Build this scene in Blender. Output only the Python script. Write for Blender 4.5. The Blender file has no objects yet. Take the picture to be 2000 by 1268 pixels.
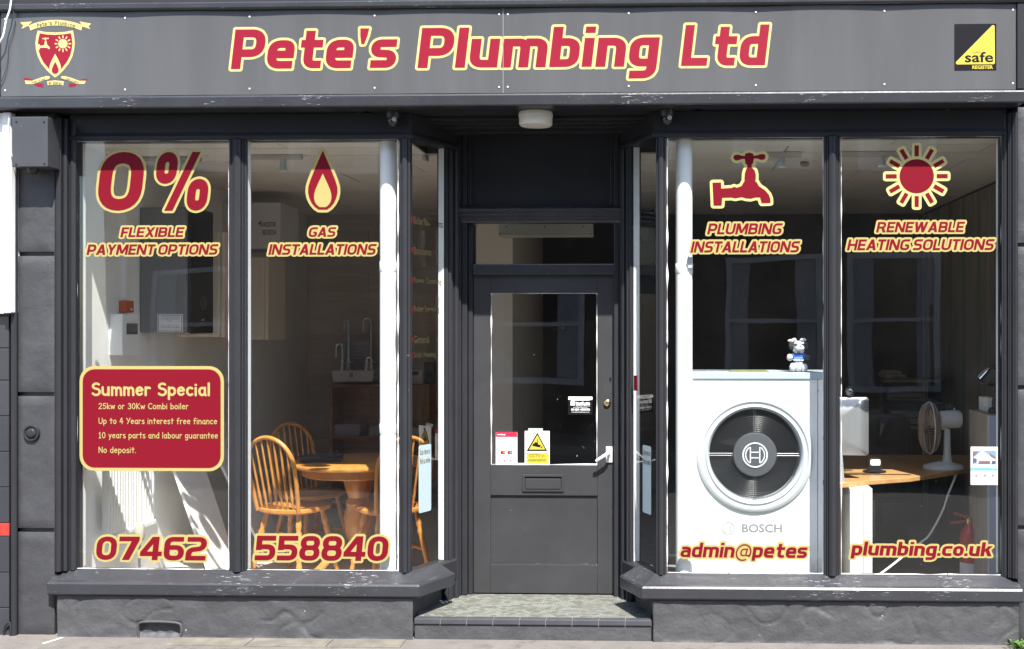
import bpy, bmesh, math, random
from mathutils import Vector, Matrix, noise
from mathutils.geometry import delaunay_2d_cdt

random.seed(7)
sc = bpy.context.scene
col = sc.collection
R = math.radians

# ------------------------------------------------------------------ camera
FPX, CX, CY, DIST, EYE, TH = 2156.0, 1240.0, 638.0, 6.25, 1.77, math.atan(0.032)
cam_data = bpy.data.cameras.new('camera')
cam_data.sensor_width = 36.0
cam_data.lens = FPX / 2000.0 * 36.0
cam_data.shift_x = (1000.0 - CX) / 2000.0
cam_data.shift_y = (CY - 634.0) / 2000.0
cam_data.clip_start = 0.05
cam_data.clip_end = 400.0
cam = bpy.data.objects.new('camera', cam_data)
col.objects.link(cam)
cam.location = (0, -DIST, EYE)
cam.rotation_euler = (R(90), 0, TH)
sc.camera = cam

# ------------------------------------------------------------------ sky and sun
SUN_EL, SUN_AZ = R(58.3), R(20)
world = bpy.data.worlds.new('World')
sc.world = world
world.use_nodes = True
wn = world.node_tree
for n in list(wn.nodes):
    wn.nodes.remove(n)
sky = wn.nodes.new('ShaderNodeTexSky')
sky.sky_type = 'NISHITA'
sky.sun_disc = False
sky.sun_elevation = SUN_EL
sky.sun_rotation = R(160)
bg = wn.nodes.new('ShaderNodeBackground')
bg.inputs['Strength'].default_value = 0.15
wo = wn.nodes.new('ShaderNodeOutputWorld')
wn.links.new(sky.outputs[0], bg.inputs['Color'])
wn.links.new(bg.outputs[0], wo.inputs['Surface'])
sun_data = bpy.data.lights.new('sun', 'SUN')
sun_data.energy = 5.0
sun_data.angle = R(0.5)
sun_data.color = (1.0, 0.955, 0.89)
sun = bpy.data.objects.new('sun', sun_data)
col.objects.link(sun)
sdir = Vector((math.sin(SUN_AZ) * math.cos(SUN_EL), -math.cos(SUN_AZ) * math.cos(SUN_EL), math.sin(SUN_EL)))
sun.location = sdir * 30
sun.rotation_euler = sdir.to_track_quat('Z', 'Y').to_euler()

sc.render.engine = 'CYCLES'
sc.view_settings.view_transform = 'Standard'
sc.view_settings.look = 'None'
sc.view_settings.exposure = 1.45
sc.view_settings.gamma = 1.0
sc.view_settings.use_curve_mapping = False
try:
    sc.cycles.use_denoising = True
    sc.cycles.denoiser = 'OPENIMAGEDENOISE'
except Exception:
    pass
sc.cycles.max_bounces = 12
sc.cycles.diffuse_bounces = 10
sc.cycles.transparent_max_bounces = 16
sc.cycles.caustics_reflective = False

# ------------------------------------------------------------------ picture point -> point on the vertical plane at depth Y
_F = (-math.sin(TH), math.cos(TH))
_R = (math.cos(TH), math.sin(TH))
def P(u, v, Y=0.0):
    a = (u - CX) / FPX; b = (CY - v) / FPX
    t = (Y + DIST) / (_F[1] + _R[1] * a)
    return Vector((t * (_F[0] + _R[0] * a), Y, EYE + t * b))
def PX(u, Y=0.0): return P(u, 600, Y).x
def PZ(v, Y=0.0, u=1000): return P(u, v, Y).z

# ------------------------------------------------------------------ materials
MATS = {}
def M(name, c, rough=0.5, metal=0.0, var=0.0, vscale=4.0, bump=0.0, bscale=60.0, stretch=(1, 1, 1), chip=0.0, chipcol=(0.75, 0.75, 0.74),
      chipscale=(6, 30, 60), coat=0.0, spec=0.5, rnd=0.0, dirt=0.0, dirtcol=(0.2, 0.18, 0.15), fine=0.0, dist=0.004):
    if name in MATS: return MATS[name]
    m = bpy.data.materials.new(name); m.use_nodes = True
    t = m.node_tree; N = t.nodes; L = t.links
    b = N['Principled BSDF']
    b.inputs['Base Color'].default_value = (*c, 1)
    b.inputs['Roughness'].default_value = rough
    b.inputs['Metallic'].default_value = metal
    b.inputs['Specular IOR Level'].default_value = spec
    b.inputs['Coat Weight'].default_value = coat
    b.inputs['Coat Roughness'].default_value = 0.12
    tc = N.new('ShaderNodeTexCoord'); mp = N.new('ShaderNodeMapping')
    mp.inputs['Scale'].default_value = stretch
    L.new(tc.outputs['Object'], mp.inputs['Vector'])
    cur = None
    def noise_tex(scale, detail=5.0, vec=None, ro=0.6):
        n = N.new('ShaderNodeTexNoise'); n.inputs['Scale'].default_value = scale
        n.inputs['Detail'].default_value = detail; n.inputs['Roughness'].default_value = ro
        L.new(vec or mp.outputs[0], n.inputs['Vector']); return n
    def mix(fac, a, bcol, mode='MIX'):
        x = N.new('ShaderNodeMix'); x.data_type = 'RGBA'; x.blend_type = mode
        if isinstance(fac, float): x.inputs[0].default_value = fac
        else: L.new(fac, x.inputs[0])
        for sock, val in ((6, a), (7, bcol)):
            if isinstance(val, tuple): x.inputs[sock].default_value = (*val, 1)
            else: L.new(val, x.inputs[sock])
        return x.outputs[2]
    def ramp(src, lo, hi):
        r = N.new('ShaderNodeMapRange'); r.inputs['From Min'].default_value = lo; r.inputs['From Max'].default_value = hi
        L.new(src, r.inputs['Value']); return r.outputs[0]
    cur = c
    if var:
        n = noise_tex(vscale)
        cur = mix(ramp(n.outputs['Fac'], 0.3, 0.7), tuple(max(0, x * (1 - var)) for x in c), tuple(min(1, x * (1 + var)) for x in c))
    if fine:
        n = noise_tex(vscale * 60, 3.0)
        cur = mix(ramp(n.outputs['Fac'], 0.35, 0.65), cur, tuple(min(1, x * (1 + fine)) for x in c))
    if rnd:
        oi = N.new('ShaderNodeObjectInfo')
        cur = mix(ramp(oi.outputs['Random'], 0, 1), cur, tuple(x * (1 - rnd) for x in c))
    if dirt:
        n = noise_tex(vscale * 2.3, 8.0, ro=0.7)
        cur = mix(ramp(n.outputs['Fac'], 0.62 - dirt * 0.12, 0.85 - dirt * 0.12), cur, dirtcol)
    if chip:
        m2 = N.new('ShaderNodeMapping'); m2.inputs['Scale'].default_value = chipscale
        L.new(tc.outputs['Object'], m2.inputs['Vector'])
        n = noise_tex(1.0, 6.0, m2.outputs[0], 0.7)
        n2 = noise_tex(2.2, 2.0)
        add = N.new('ShaderNodeMath'); add.operation = 'MULTIPLY_ADD'; add.inputs[1].default_value = 0.35
        L.new(n2.outputs['Fac'], add.inputs[0]); L.new(n.outputs['Fac'], add.inputs[2])
        cur = mix(ramp(add.outputs[0], 0.93 - chip * 0.2, 0.96 - chip * 0.2), cur, chipcol)
    if not isinstance(cur, tuple): L.new(cur, b.inputs['Base Color'])
    if bump:
        n = noise_tex(bscale, 6.0)
        bp = N.new('ShaderNodeBump'); bp.inputs['Strength'].default_value = bump; bp.inputs['Distance'].default_value = dist
        L.new(n.outputs['Fac'], bp.inputs['Height']); L.new(bp.outputs[0], b.inputs['Normal'])
    m.use_transparent_shadow = True
    MATS[name] = m
    return m

def wood(name, c1, c2, scale=3.0, rough=0.4, axis=(1, 12, 12), coat=0.2, rnd=0.0):
    m = bpy.data.materials.new(name); m.use_nodes = True
    t = m.node_tree; N = t.nodes; L = t.links; b = N['Principled BSDF']
    tc = N.new('ShaderNodeTexCoord'); mp = N.new('ShaderNodeMapping'); mp.inputs['Scale'].default_value = axis
    L.new(tc.outputs['Object'], mp.inputs[0])
    n = N.new('ShaderNodeTexNoise'); n.inputs['Scale'].default_value = scale; n.inputs['Detail'].default_value = 6; n.inputs['Distortion'].default_value = 0.6
    L.new(mp.outputs[0], n.inputs['Vector'])
    r = N.new('ShaderNodeMapRange'); r.inputs['From Min'].default_value = 0.3; r.inputs['From Max'].default_value = 0.7
    L.new(n.outputs['Fac'], r.inputs[0])
    x = N.new('ShaderNodeMix'); x.data_type = 'RGBA'
    L.new(r.outputs[0], x.inputs[0]); x.inputs[6].default_value = (*c1, 1); x.inputs[7].default_value = (*c2, 1)
    out = x.outputs[2]
    if rnd:
        oi = N.new('ShaderNodeObjectInfo'); y = N.new('ShaderNodeMix'); y.data_type = 'RGBA'; y.blend_type = 'MULTIPLY'
        y.inputs[0].default_value = 1.0
        rr = N.new('ShaderNodeMapRange'); rr.inputs['To Min'].default_value = 1 - rnd; rr.inputs['To Max'].default_value = 1 + rnd
        L.new(oi.outputs['Random'], rr.inputs[0]); L.new(out, y.inputs[6]); L.new(rr.outputs[0], y.inputs[7]); out = y.outputs[2]
    L.new(out, b.inputs['Base Color'])
    b.inputs['Roughness'].default_value = rough; b.inputs['Coat Weight'].default_value = coat; b.inputs['Coat Roughness'].default_value = 0.2
    bp = N.new('ShaderNodeBump'); bp.inputs['Strength'].default_value = 0.15; bp.inputs['Distance'].default_value = 0.002
    L.new(n.outputs['Fac'], bp.inputs['Height']); L.new(bp.outputs[0], b.inputs['Normal'])
    return m

def glass_mat(name, ior, tint=(0.96, 0.975, 0.97), film=0.02):
    m = bpy.data.materials.new(name); m.use_nodes = True
    t = m.node_tree; N = t.nodes; L = t.links
    N.remove(N['Principled BSDF']); out = N['Material Output']
    tr = N.new('ShaderNodeBsdfTransparent'); tr.inputs[0].default_value = (*tint, 1)
    gl = N.new('ShaderNodeBsdfGlossy'); gl.inputs['Roughness'].default_value = 0.0; gl.inputs[0].default_value = (1, 1, 1, 1)
    fr = N.new('ShaderNodeFresnel'); fr.inputs['IOR'].default_value = ior
    mx = N.new('ShaderNodeMixShader')
    # a thin sheet reflects alike from both faces: keep the inner face from acting as the inside of a solid
    ge = N.new('ShaderNodeNewGeometry'); fm = N.new('ShaderNodeMix'); fm.data_type = 'FLOAT'
    L.new(ge.outputs['Backfacing'], fm.inputs[0]); L.new(fr.outputs[0], fm.inputs[2]); fm.inputs[3].default_value = 0.10
    L.new(fm.outputs[0], mx.inputs[0]); L.new(tr.outputs[0], mx.inputs[1]); L.new(gl.outputs[0], mx.inputs[2])
    # slight waviness of the sheet, film of dust and specks
    tc = N.new('ShaderNodeTexCoord')
    n0 = N.new('ShaderNodeTexNoise'); n0.inputs['Scale'].default_value = 1.3; n0.inputs['Detail'].default_value = 1.0
    L.new(tc.outputs['Object'], n0.inputs['Vector'])
    bp = N.new('ShaderNodeBump'); bp.inputs['Strength'].default_value = 0.12; bp.inputs['Distance'].default_value = 0.02
    L.new(n0.outputs['Fac'], bp.inputs['Height']); L.new(bp.outputs[0], gl.inputs['Normal'])
    df = N.new('ShaderNodeBsdfDiffuse'); df.inputs[0].default_value = (0.75, 0.74, 0.72, 1)
    n1 = N.new('ShaderNodeTexNoise'); n1.inputs['Scale'].default_value = 75; n1.inputs['Detail'].default_value = 1
    n2 = N.new('ShaderNodeTexNoise'); n2.inputs['Scale'].default_value = 3; n2.inputs['Detail'].default_value = 5
    L.new(tc.outputs['Object'], n1.inputs['Vector']); L.new(tc.outputs['Object'], n2.inputs['Vector'])
    r1 = N.new('ShaderNodeMapRange'); r1.inputs['From Min'].default_value = 0.79; r1.inputs['From Max'].default_value = 0.83; r1.inputs['To Max'].default_value = 0.5
    L.new(n1.outputs['Fac'], r1.inputs[0])
    r2 = N.new('ShaderNodeMapRange'); r2.inputs['From Min'].default_value = 0.35; r2.inputs['From Max'].default_value = 0.75; r2.inputs['To Min'].default_value = film * 0.3; r2.inputs['To Max'].default_value = film
    L.new(n2.outputs['Fac'], r2.inputs[0])
    ad = N.new('ShaderNodeMath'); ad.operation = 'ADD'; ad.use_clamp = True
    L.new(r1.outputs[0], ad.inputs[0]); L.new(r2.outputs[0], ad.inputs[1])
    mx2 = N.new('ShaderNodeMixShader')
    L.new(ad.outputs[0], mx2.inputs[0]); L.new(mx.outputs[0], mx2.inputs[1]); L.new(df.outputs[0], mx2.inputs[2])
    L.new(mx2.outputs[0], out.inputs['Surface'])
    m.use_transparent_shadow = True
    return m
def clear_mat(name):
    m = bpy.data.materials.new(name); m.use_nodes = True
    t = m.node_tree; N = t.nodes
    N.remove(N['Principled BSDF'])
    tr = N.new('ShaderNodeBsdfTransparent'); tr.inputs[0].default_value = (0.98, 0.99, 0.985, 1)
    t.links.new(tr.outputs[0], N['Material Output'].inputs['Surface'])
    m.use_transparent_shadow = True
    return m

PAINT = M('dark_grey_paint', (0.0260, 0.0268, 0.0307), rough=0.42, spec=0.13, var=0.12, vscale=3, bump=0.12, bscale=35, chip=0.12, chipscale=(14, 14, 40), chipcol=(0.3, 0.3, 0.3), coat=0.05)
PAINT_CHIP = M('flaking_grey_paint', (0.0299, 0.0315, 0.0362), rough=0.34, var=0.18, vscale=4, bump=0.35, bscale=30, chip=0.46, spec=0.4, chipscale=(16, 200, 260), chipcol=(0.55, 0.55, 0.55), coat=0.15)
DOORP = M('door_grey_paint', (0.0360, 0.0367, 0.0395), rough=0.5, spec=.3, var=0.16, vscale=3, dirt=.35, dirtcol=(0.05, 0.048, 0.046), bump=0.10, bscale=25, chip=0.06, chipscale=(20, 20, 50))
RENDERM = M('painted_render', (0.0535, 0.0539, 0.0579), rough=0.62, var=0.22, vscale=6, bump=0.75, bscale=24, dirt=.5, dirtcol=(0.045, 0.043, 0.043), chip=0.16, chipscale=(18, 18, 26), chipcol=(0.45, 0.44, 0.42), dist=0.008)
STONEP = M('painted_stone', (0.0394, 0.0402, 0.0441), rough=0.55, var=0.2, vscale=5, bump=0.5, bscale=16, chip=0.18, chipscale=(22, 22, 14), chipcol=(0.4, 0.4, 0.4), dist=0.01)
FASCIA = M('grey_composite_panel', (0.0770, 0.0780, 0.0810), rough=0.30, var=0.09, vscale=1.2, stretch=(6, 1, .6), bump=0.03, bscale=4)
RED = M('red_vinyl', (0.1480, 0.0040, 0.0120), rough=0.5, spec=.12)
CREAM = M('cream_vinyl', (0.3386, 0.2835, 0.0984), rough=0.45)
RED2 = M('bright_red_vinyl', (0.2087, 0.0055, 0.0205), rough=0.45, spec=.25)
CREAM2 = M('pale_cream_vinyl', (0.4567, 0.3937, 0.1575), rough=0.45)
BLACK = M('black_vinyl', (0.008, 0.008, 0.011), rough=0.5, spec=.12)
YELLOW = M('yellow_vinyl', (0.4331, 0.3622, 0.0354), rough=0.45)
OLIVE = M('dark_lettering', (0.10, 0.075, 0.012), rough=0.6)
WHITE = M('white_gloss_paint', (0.84, 0.84, 0.83), rough=0.35, var=0.04)
WHITEP = M('white_plastic', (0.86, 0.86, 0.86), rough=0.4)
PAPER = M('white_paper', (0.80, 0.80, 0.80), rough=0.8)
GREYP = M('grey_print', (0.30, 0.31, 0.33), rough=0.7)
PUTTY = M('flaking_white_putty', (0.70, 0.70, 0.68), rough=0.7, chip=0.7, chipscale=(40, 40, 8), chipcol=(0.05, 0.05, 0.055), bump=0.4)
DARK = M('black_plastic', (0.015, 0.015, 0.017), rough=0.45)
CHROME = M('chrome', (0.75, 0.75, 0.76), rough=0.12, metal=1.0)
STEEL = M('brushed_steel', (0.55, 0.55, 0.56), rough=0.35, metal=1.0)
BRASS = M('brass', (0.75, 0.55, 0.25), rough=0.25, metal=1.0)
OAK = wood('honey_oak', (0.40, 0.155, 0.028), (0.56, 0.25, 0.058), scale=4, axis=(4, 4, 1), rough=0.35)
OAKD = wood('brown_oak', (0.30, 0.125, 0.04), (0.42, 0.19, 0.07), scale=3, axis=(1, 1, 8), rough=0.5)
DESKW = wood('beech_desk', (0.42, 0.22, 0.085), (0.52, 0.30, 0.13), scale=3, axis=(1, 10, 1), rough=0.4)
GLASS = glass_mat('window_glass', 1.60, film=0.005)
CLEAR = clear_mat('glass_edge')

# ------------------------------------------------------------------ mesh builder
class MB:
    def __init__(s): s.v = []; s.f = []; s.mi = []; s.sm = []
    def add(s, vs, fs, mi=0, smooth=False):
        o = len(s.v); s.v += [tuple(x) for x in vs]
        for f in fs:
            s.f.append(tuple(i + o for i in f)); s.mi.append(mi); s.sm.append(smooth)
        return s
    def box(s, x0, x1, y0, y1, z0, z1, mi=0):
        if x0 > x1: x0, x1 = x1, x0
        if y0 > y1: y0, y1 = y1, y0
        if z0 > z1: z0, z1 = z1, z0
        return s.add([(x0, y0, z0), (x1, y0, z0), (x1, y1, z0), (x0, y1, z0), (x0, y0, z1), (x1, y0, z1), (x1, y1, z1), (x0, y1, z1)],
                     [(0, 3, 2, 1), (4, 5, 6, 7), (0, 1, 5, 4), (1, 2, 6, 5), (2, 3, 7, 6), (3, 0, 4, 7)], mi)
    def prism(s, poly, z0, z1, mi=0, smooth=False):
        a = sum(poly[i][0] * poly[(i + 1) % len(poly)][1] - poly[(i + 1) % len(poly)][0] * poly[i][1] for i in range(len(poly)))
        if a < 0: poly = poly[::-1]
        n = len(poly)
        vs = [(p[0], p[1], z0) for p in poly] + [(p[0], p[1], z1) for p in poly]
        s.add(vs, [tuple(reversed(range(n))), tuple(range(n, 2 * n))], mi)
        s.add(vs, [(i, (i + 1) % n, n + (i + 1) % n, n + i) for i in range(n)], mi, smooth)
        return s
    def xzprism(s, poly, y0, y1, mi=0, smooth=False):     # outline in x,z, thickness along y (y0 = front)
        a = sum(poly[i][0] * poly[(i + 1) % len(poly)][1] - poly[(i + 1) % len(poly)][0] * poly[i][1] for i in range(len(poly)))
        if a < 0: poly = poly[::-1]
        n = len(poly)
        vs = [(p[0], y0, p[1]) for p in poly] + [(p[0], y1, p[1]) for p in poly]
        s.add(vs, [tuple(range(n)), tuple(reversed(range(n, 2 * n)))], mi)
        s.add(vs, [((i + 1) % n, i, n + i, n + (i + 1) % n) for i in range(n)], mi, smooth)
        return s
    def tube(s, pts, r, n=10, mi=0, cap=True, smooth=True):
        pts = [Vector(p) for p in pts]; k = len(pts)
        rs = r if isinstance(r, (list, tuple)) else [r] * k
        vs = []; prev = None
        for i, p in enumerate(pts):
            d = (pts[min(i + 1, k - 1)] - pts[max(i - 1, 0)])
            if d.length < 1e-9: d = Vector((0, 0, 1))
            d.normalize()
            if prev is None:
                ref = Vector((0, 0, 1)) if abs(d.z) < 0.9 else Vector((1, 0, 0))
                x = d.cross(ref).normalized()
            else:
                x = (prev - d * prev.dot(d))
                x = x.normalized() if x.length > 1e-6 else d.orthogonal().normalized()
            prev = x; y = d.cross(x)
            for j in range(n):
                a = 2 * math.pi * j / n
                vs.append(p + (x * math.cos(a) + y * math.sin(a)) * rs[i])
        fs = []
        for i in range(k - 1):
            for j in range(n):
                fs.append((i * n + j, i * n + (j + 1) % n, (i + 1) * n + (j + 1) % n, (i + 1) * n + j))
        s.add(vs, fs, mi, smooth)
        if cap:
            s.add(vs[:n], [tuple(reversed(range(n)))], mi); s.add(vs[-n:], [tuple(range(n))], mi)
        return s
    def lathe(s, prof, org=(0, 0, 0), axis='Z', n=32, mi=0, smooth=True, cap=True):   # prof: (radius, along)
        vs = []
        for r, h in prof:
            for j in range(n):
                a = 2 * math.pi * j / n
                x, y = r * math.cos(a), r * math.sin(a)
                if axis == 'Z': q = (x, y, h)
                elif axis == 'Y': q = (x, h, -y)
                else: q = (h, x, y)
                vs.append((q[0] + org[0], q[1] + org[1], q[2] + org[2]))
        k = len(prof); fs = []
        for i in range(k - 1):
            for j in range(n):
                fs.append((i * n + j, i * n + (j + 1) % n, (i + 1) * n + (j + 1) % n, (i + 1) * n + j))
        s.add(vs, fs, mi, smooth)
        if cap:
            if prof[0][0] > 1e-5: s.add(vs[:n], [tuple(reversed(range(n)))], mi)
            if prof[-1][0] > 1e-5: s.add(vs[-n:], [tuple(range(n))], mi)
        return s
    def ball(s, c, r, n=14, mi=0, fuzz=0.0, seed=0):
        rx, ry, rz = r if isinstance(r, tuple) else (r, r, r)
        vs = []; fs = []; k = n // 2
        for i in range(k + 1):
            t = math.pi * i / k
            for j in range(n):
                a = 2 * math.pi * j / n
                d = Vector((math.sin(t) * math.cos(a), math.sin(t) * math.sin(a), math.cos(t)))
                q = 1 + (fuzz * noise.noise(d * 4 + Vector((seed, seed * 2, 0))) if fuzz else 0)
                vs.append((c[0] + d.x * rx * q, c[1] + d.y * ry * q, c[2] + d.z * rz * q))
        for i in range(k):
            for j in range(n):
                fs.append((i * n + j, (i + 1) * n + j, (i + 1) * n + (j + 1) % n, i * n + (j + 1) % n))
        return s.add(vs, fs, mi, True)
    def sweep(s, path, prof, mi=0, closed_prof=True, smooth=False):
        # path in plan (x,y); prof list of (off,z), off measured to the right hand of the walking direction; mitred corners
        k = len(path); m = len(prof); pts = [Vector(p) for p in path]; vs = []
        for i in range(k):
            d0 = (pts[i] - pts[i - 1]).normalized() if i > 0 else (pts[1] - pts[0]).normalized()
            d1 = (pts[i + 1] - pts[i]).normalized() if i < k - 1 else d0
            n0 = Vector((d0.y, -d0.x)); n1 = Vector((d1.y, -d1.x))
            nn = (n0 + n1); nn.normalize(); nn = nn / max(0.3, nn.dot(n0))
            for off, z in prof:
                q = pts[i] + nn * off; vs.append((q.x, q.y, z))
        fs = []
        rng = range(m) if closed_prof else range(m - 1)
        for i in range(k - 1):
            for j in rng:
                a, b = i * m + j, i * m + (j + 1) % m
                fs.append((a, a + m, b + m, b))
        s.add(vs, fs, mi, smooth)
        if closed_prof:
            s.add(vs[:m], [tuple(range(m))], mi); s.add(vs[-m:], [tuple(reversed(range(m)))], mi)
        return s
    def xf(s, mat):
        s.v = [tuple(mat @ Vector(p)) for p in s.v]; return s
    def build(s, name, mats, parent=None, local=False, bevel=0.0, fixn=True):
        me = bpy.data.meshes.new(name)
        off = Vector((0, 0, 0))
        if parent is not None and not local: off = WLOC.get(parent.name, Vector((0, 0, 0)))
        me.from_pydata([(v[0] - off.x, v[1] - off.y, v[2] - off.z) for v in s.v], [], s.f)
        for m in (mats if isinstance(mats, (list, tuple)) else [mats]): me.materials.append(m)
        me.polygons.foreach_set('material_index', s.mi)
        me.polygons.foreach_set('use_smooth', s.sm)
        me.update()
        if fixn:
            bm = bmesh.new(); bm.from_mesh(me)
            bmesh.ops.remove_doubles(bm, verts=bm.verts, dist=1e-6)
            bmesh.ops.recalc_face_normals(bm, faces=bm.faces); bm.to_mesh(me); bm.free()
            if any(s.sm): me.set_sharp_from_angle(angle=R(42))
        o = bpy.data.objects.new(name, me); col.objects.link(o)
        if parent is not None:
            o.parent = parent; WLOC[o.name] = off if not local else Vector((0, 0, 0))
        if bevel:
            b = o.modifiers.new('bevel', 'BEVEL'); b.width = bevel; b.segments = 2; b.limit_method = 'ANGLE'; b.angle_limit = R(40)
        return o
WLOC = {}
def tag(o, label=None, cat=None, group=None, kind=None):
    if label: o['label'] = label
    if cat: o['category'] = cat
    if group: o['group'] = group
    if kind: o['kind'] = kind
    return o
def thing(name, loc, label, cat, group=None, rz=0.0):
    o = bpy.data.objects.new(name, None); col.objects.link(o)
    o.location = loc; o.rotation_euler = (0, 0, rz); o.empty_display_size = 0.1
    WLOC[o.name] = Vector(loc)
    return tag(o, label, cat, group)
def struct(name, mb, mat, **k):
    return tag(mb.build(name, mat, **k), kind='structure')
def copy_tree(o, parent=None):
    c = o.copy(); col.objects.link(c)
    if parent is not None: c.parent = parent
    WLOC[c.name] = Vector(c.location) if parent is None else WLOC.get(o.name, Vector())
    for ch in list(o.children): copy_tree(ch, c)
    return c
def arc(cx, cy, rx, ry, a0, a1, n=10):
    return [(cx + rx * math.cos(R(a0 + (a1 - a0) * i / n)), cy + ry * math.sin(R(a0 + (a1 - a0) * i / n))) for i in range(n + 1)]
def rrect(x0, x1, z0, z1, r, n=6):
    return arc(x1 - r, z1 - r, r, r, 0, 90, n) + arc(x0 + r, z1 - r, r, r, 90, 180, n) + arc(x0 + r, z0 + r, r, r, 180, 270, n) + arc(x1 - r, z0 + r, r, r, 270, 360, n)
def smooth_path(pts, n=6):      # Catmull-Rom
    pts = [Vector(p) for p in pts]; out = []
    for i in range(len(pts) - 1):
        p0 = pts[max(i - 1, 0)]; p1 = pts[i]; p2 = pts[i + 1]; p3 = pts[min(i + 2, len(pts) - 1)]
        for k in range(n):
            t = k / n
            out.append(0.5 * ((2 * p1) + (p2 - p0) * t + (2 * p0 - 5 * p1 + 4 * p2 - p3) * t * t + (3 * p1 - p0 - 3 * p2 + p3) * t ** 3))
    out.append(pts[-1]); return out

# ------------------------------------------------------------------ flat vinyl: union of outlines
def hull(pts):
    pts = sorted(set((round(p[0], 7), round(p[1], 7)) for p in pts))
    if len(pts) < 3: return pts
    def half(ps):
        h = []
        for p in ps:
            while len(h) > 1 and (h[-1][0] - h[-2][0]) * (p[1] - h[-2][1]) - (h[-1][1] - h[-2][1]) * (p[0] - h[-2][0]) <= 0: h.pop()
            h.append(p)
        return h
    a = half(pts); b = half(pts[::-1])
    return a[:-1] + b[:-1]
def disc(p, r, n=10): return [(p[0] + r * math.cos(2 * math.pi * (i + .5) / n), p[1] + r * math.sin(2 * math.pi * (i + .5) / n)) for i in range(n)]
def grow(poly, b, convex=True):
    if b <= 0: return [poly]
    if convex: return [hull([q for p in poly for q in disc(p, b)])]
    out = [poly]
    for i in range(len(poly)):
        out.append(hull(disc(poly[i], b) + disc(poly[(i + 1) % len(poly)], b)))
    return out
def union(polys):
    vs = []; fs = []
    for p in polys:
        p = [q for i, q in enumerate(p) if (Vector(q) - Vector(p[i - 1])).length > 1e-6]
        if len(p) < 3: continue
        a = sum(p[i][0] * p[(i + 1) % len(p)][1] - p[(i + 1) % len(p)][0] * p[i][1] for i in range(len(p)))
        if abs(a) < 1e-10: continue
        if a < 0: p = p[::-1]
        fs.append(list(range(len(vs), len(vs) + len(p)))); vs += [Vector(q) for q in p]
    if not fs: return [], []
    r = delaunay_2d_cdt(vs, [], fs, 1, 1e-6)
    nf = [f for f, og in zip(r[2], r[5]) if len(og) > 0]
    return r[0], nf
def lay(mb, polys, Y, mi, frame=None):     # polygons in x,z (metres) laid on the plane y = Y facing the street
    v, f = union(polys)
    if frame is None: mb.add([(p[0], Y, p[1]) for p in v], [tuple(x) for x in f], mi)
    else:
        o, ex, nrm = frame   # splayed panes: origin, direction along the pane, normal
        mb.add([tuple(o + ex * p[0] + nrm * Y + Vector((0, 0, p[1]))) for p in v], [tuple(x) for x in f], mi)

HV, HH = 0.115, 0.098
def rp(pts, rad, closed=False):
    n = len(pts); out = []
    for i, p in enumerate(pts):
        p2 = Vector(p[:2]); r = p[2] if len(p) > 2 else rad
        if (not closed and i in (0, n - 1)) or r <= 0: out.append(tuple(p2)); continue
        a = Vector(pts[i - 1][:2]); b = Vector(pts[(i + 1) % n][:2])
        da = (a - p2); db = (b - p2); rr = min(r, da.length * 0.5, db.length * 0.5)
        da.normalize(); db.normalize()
        s = p2 + da * rr; e = p2 + db * rr
        for k in range(7):
            t = k / 6
            out.append(tuple(s * (1 - t) ** 2 * 1.0 + 2 * t * (1 - t) * (p2 * 0.92 + (s + e) * 0.04) + e * t * t))
    ded = [q for i, q in enumerate(out) if i == 0 or (Vector(q) - Vector(out[i - 1])).length > 1e-4]
    if closed and (Vector(ded[0]) - Vector(ded[-1])).length < 1e-4: ded.pop()
    return ded
def stroke(pts, hv=None, hh=None, closed=False):
    hv = HV if hv is None else hv; hh = HH if hh is None else hh
    q = [Vector(p) for p in pts]; n = len(q)
    seg = n if closed else n - 1; L = []; Rr = []
    for i in range(n):
        d0 = (q[i] - q[i - 1]) if (i > 0 or closed) else (q[1] - q[0])
        d1 = (q[(i + 1) % n] - q[i]) if (i < n - 1 or closed) else d0
        if i == n - 1 and not closed: d1 = d0
        d0 = d0.normalized(); d1 = d1.normalized()
        nn = Vector((-d0.y - d1.y, d0.x + d1.x)).normalized()
        k = 1 / max(0.5, nn.dot(Vector((-d0.y, d0.x))))
        o = Vector((nn.x * hv, nn.y * hh)) * k
        L.append(q[i] + o); Rr.append(q[i] - o)
    return [hull([tuple(L[i]), tuple(L[(i + 1) % n]), tuple(Rr[(i + 1) % n]), tuple(Rr[i])]) for i in range(seg)]
def diag(x0, y0, x1, y1, h=None):
    h = (HV * 1.08) if h is None else h
    return [[(x0 - h, y0), (x0 + h, y0), (x1 + h, y1), (x1 - h, y1)]]
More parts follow.
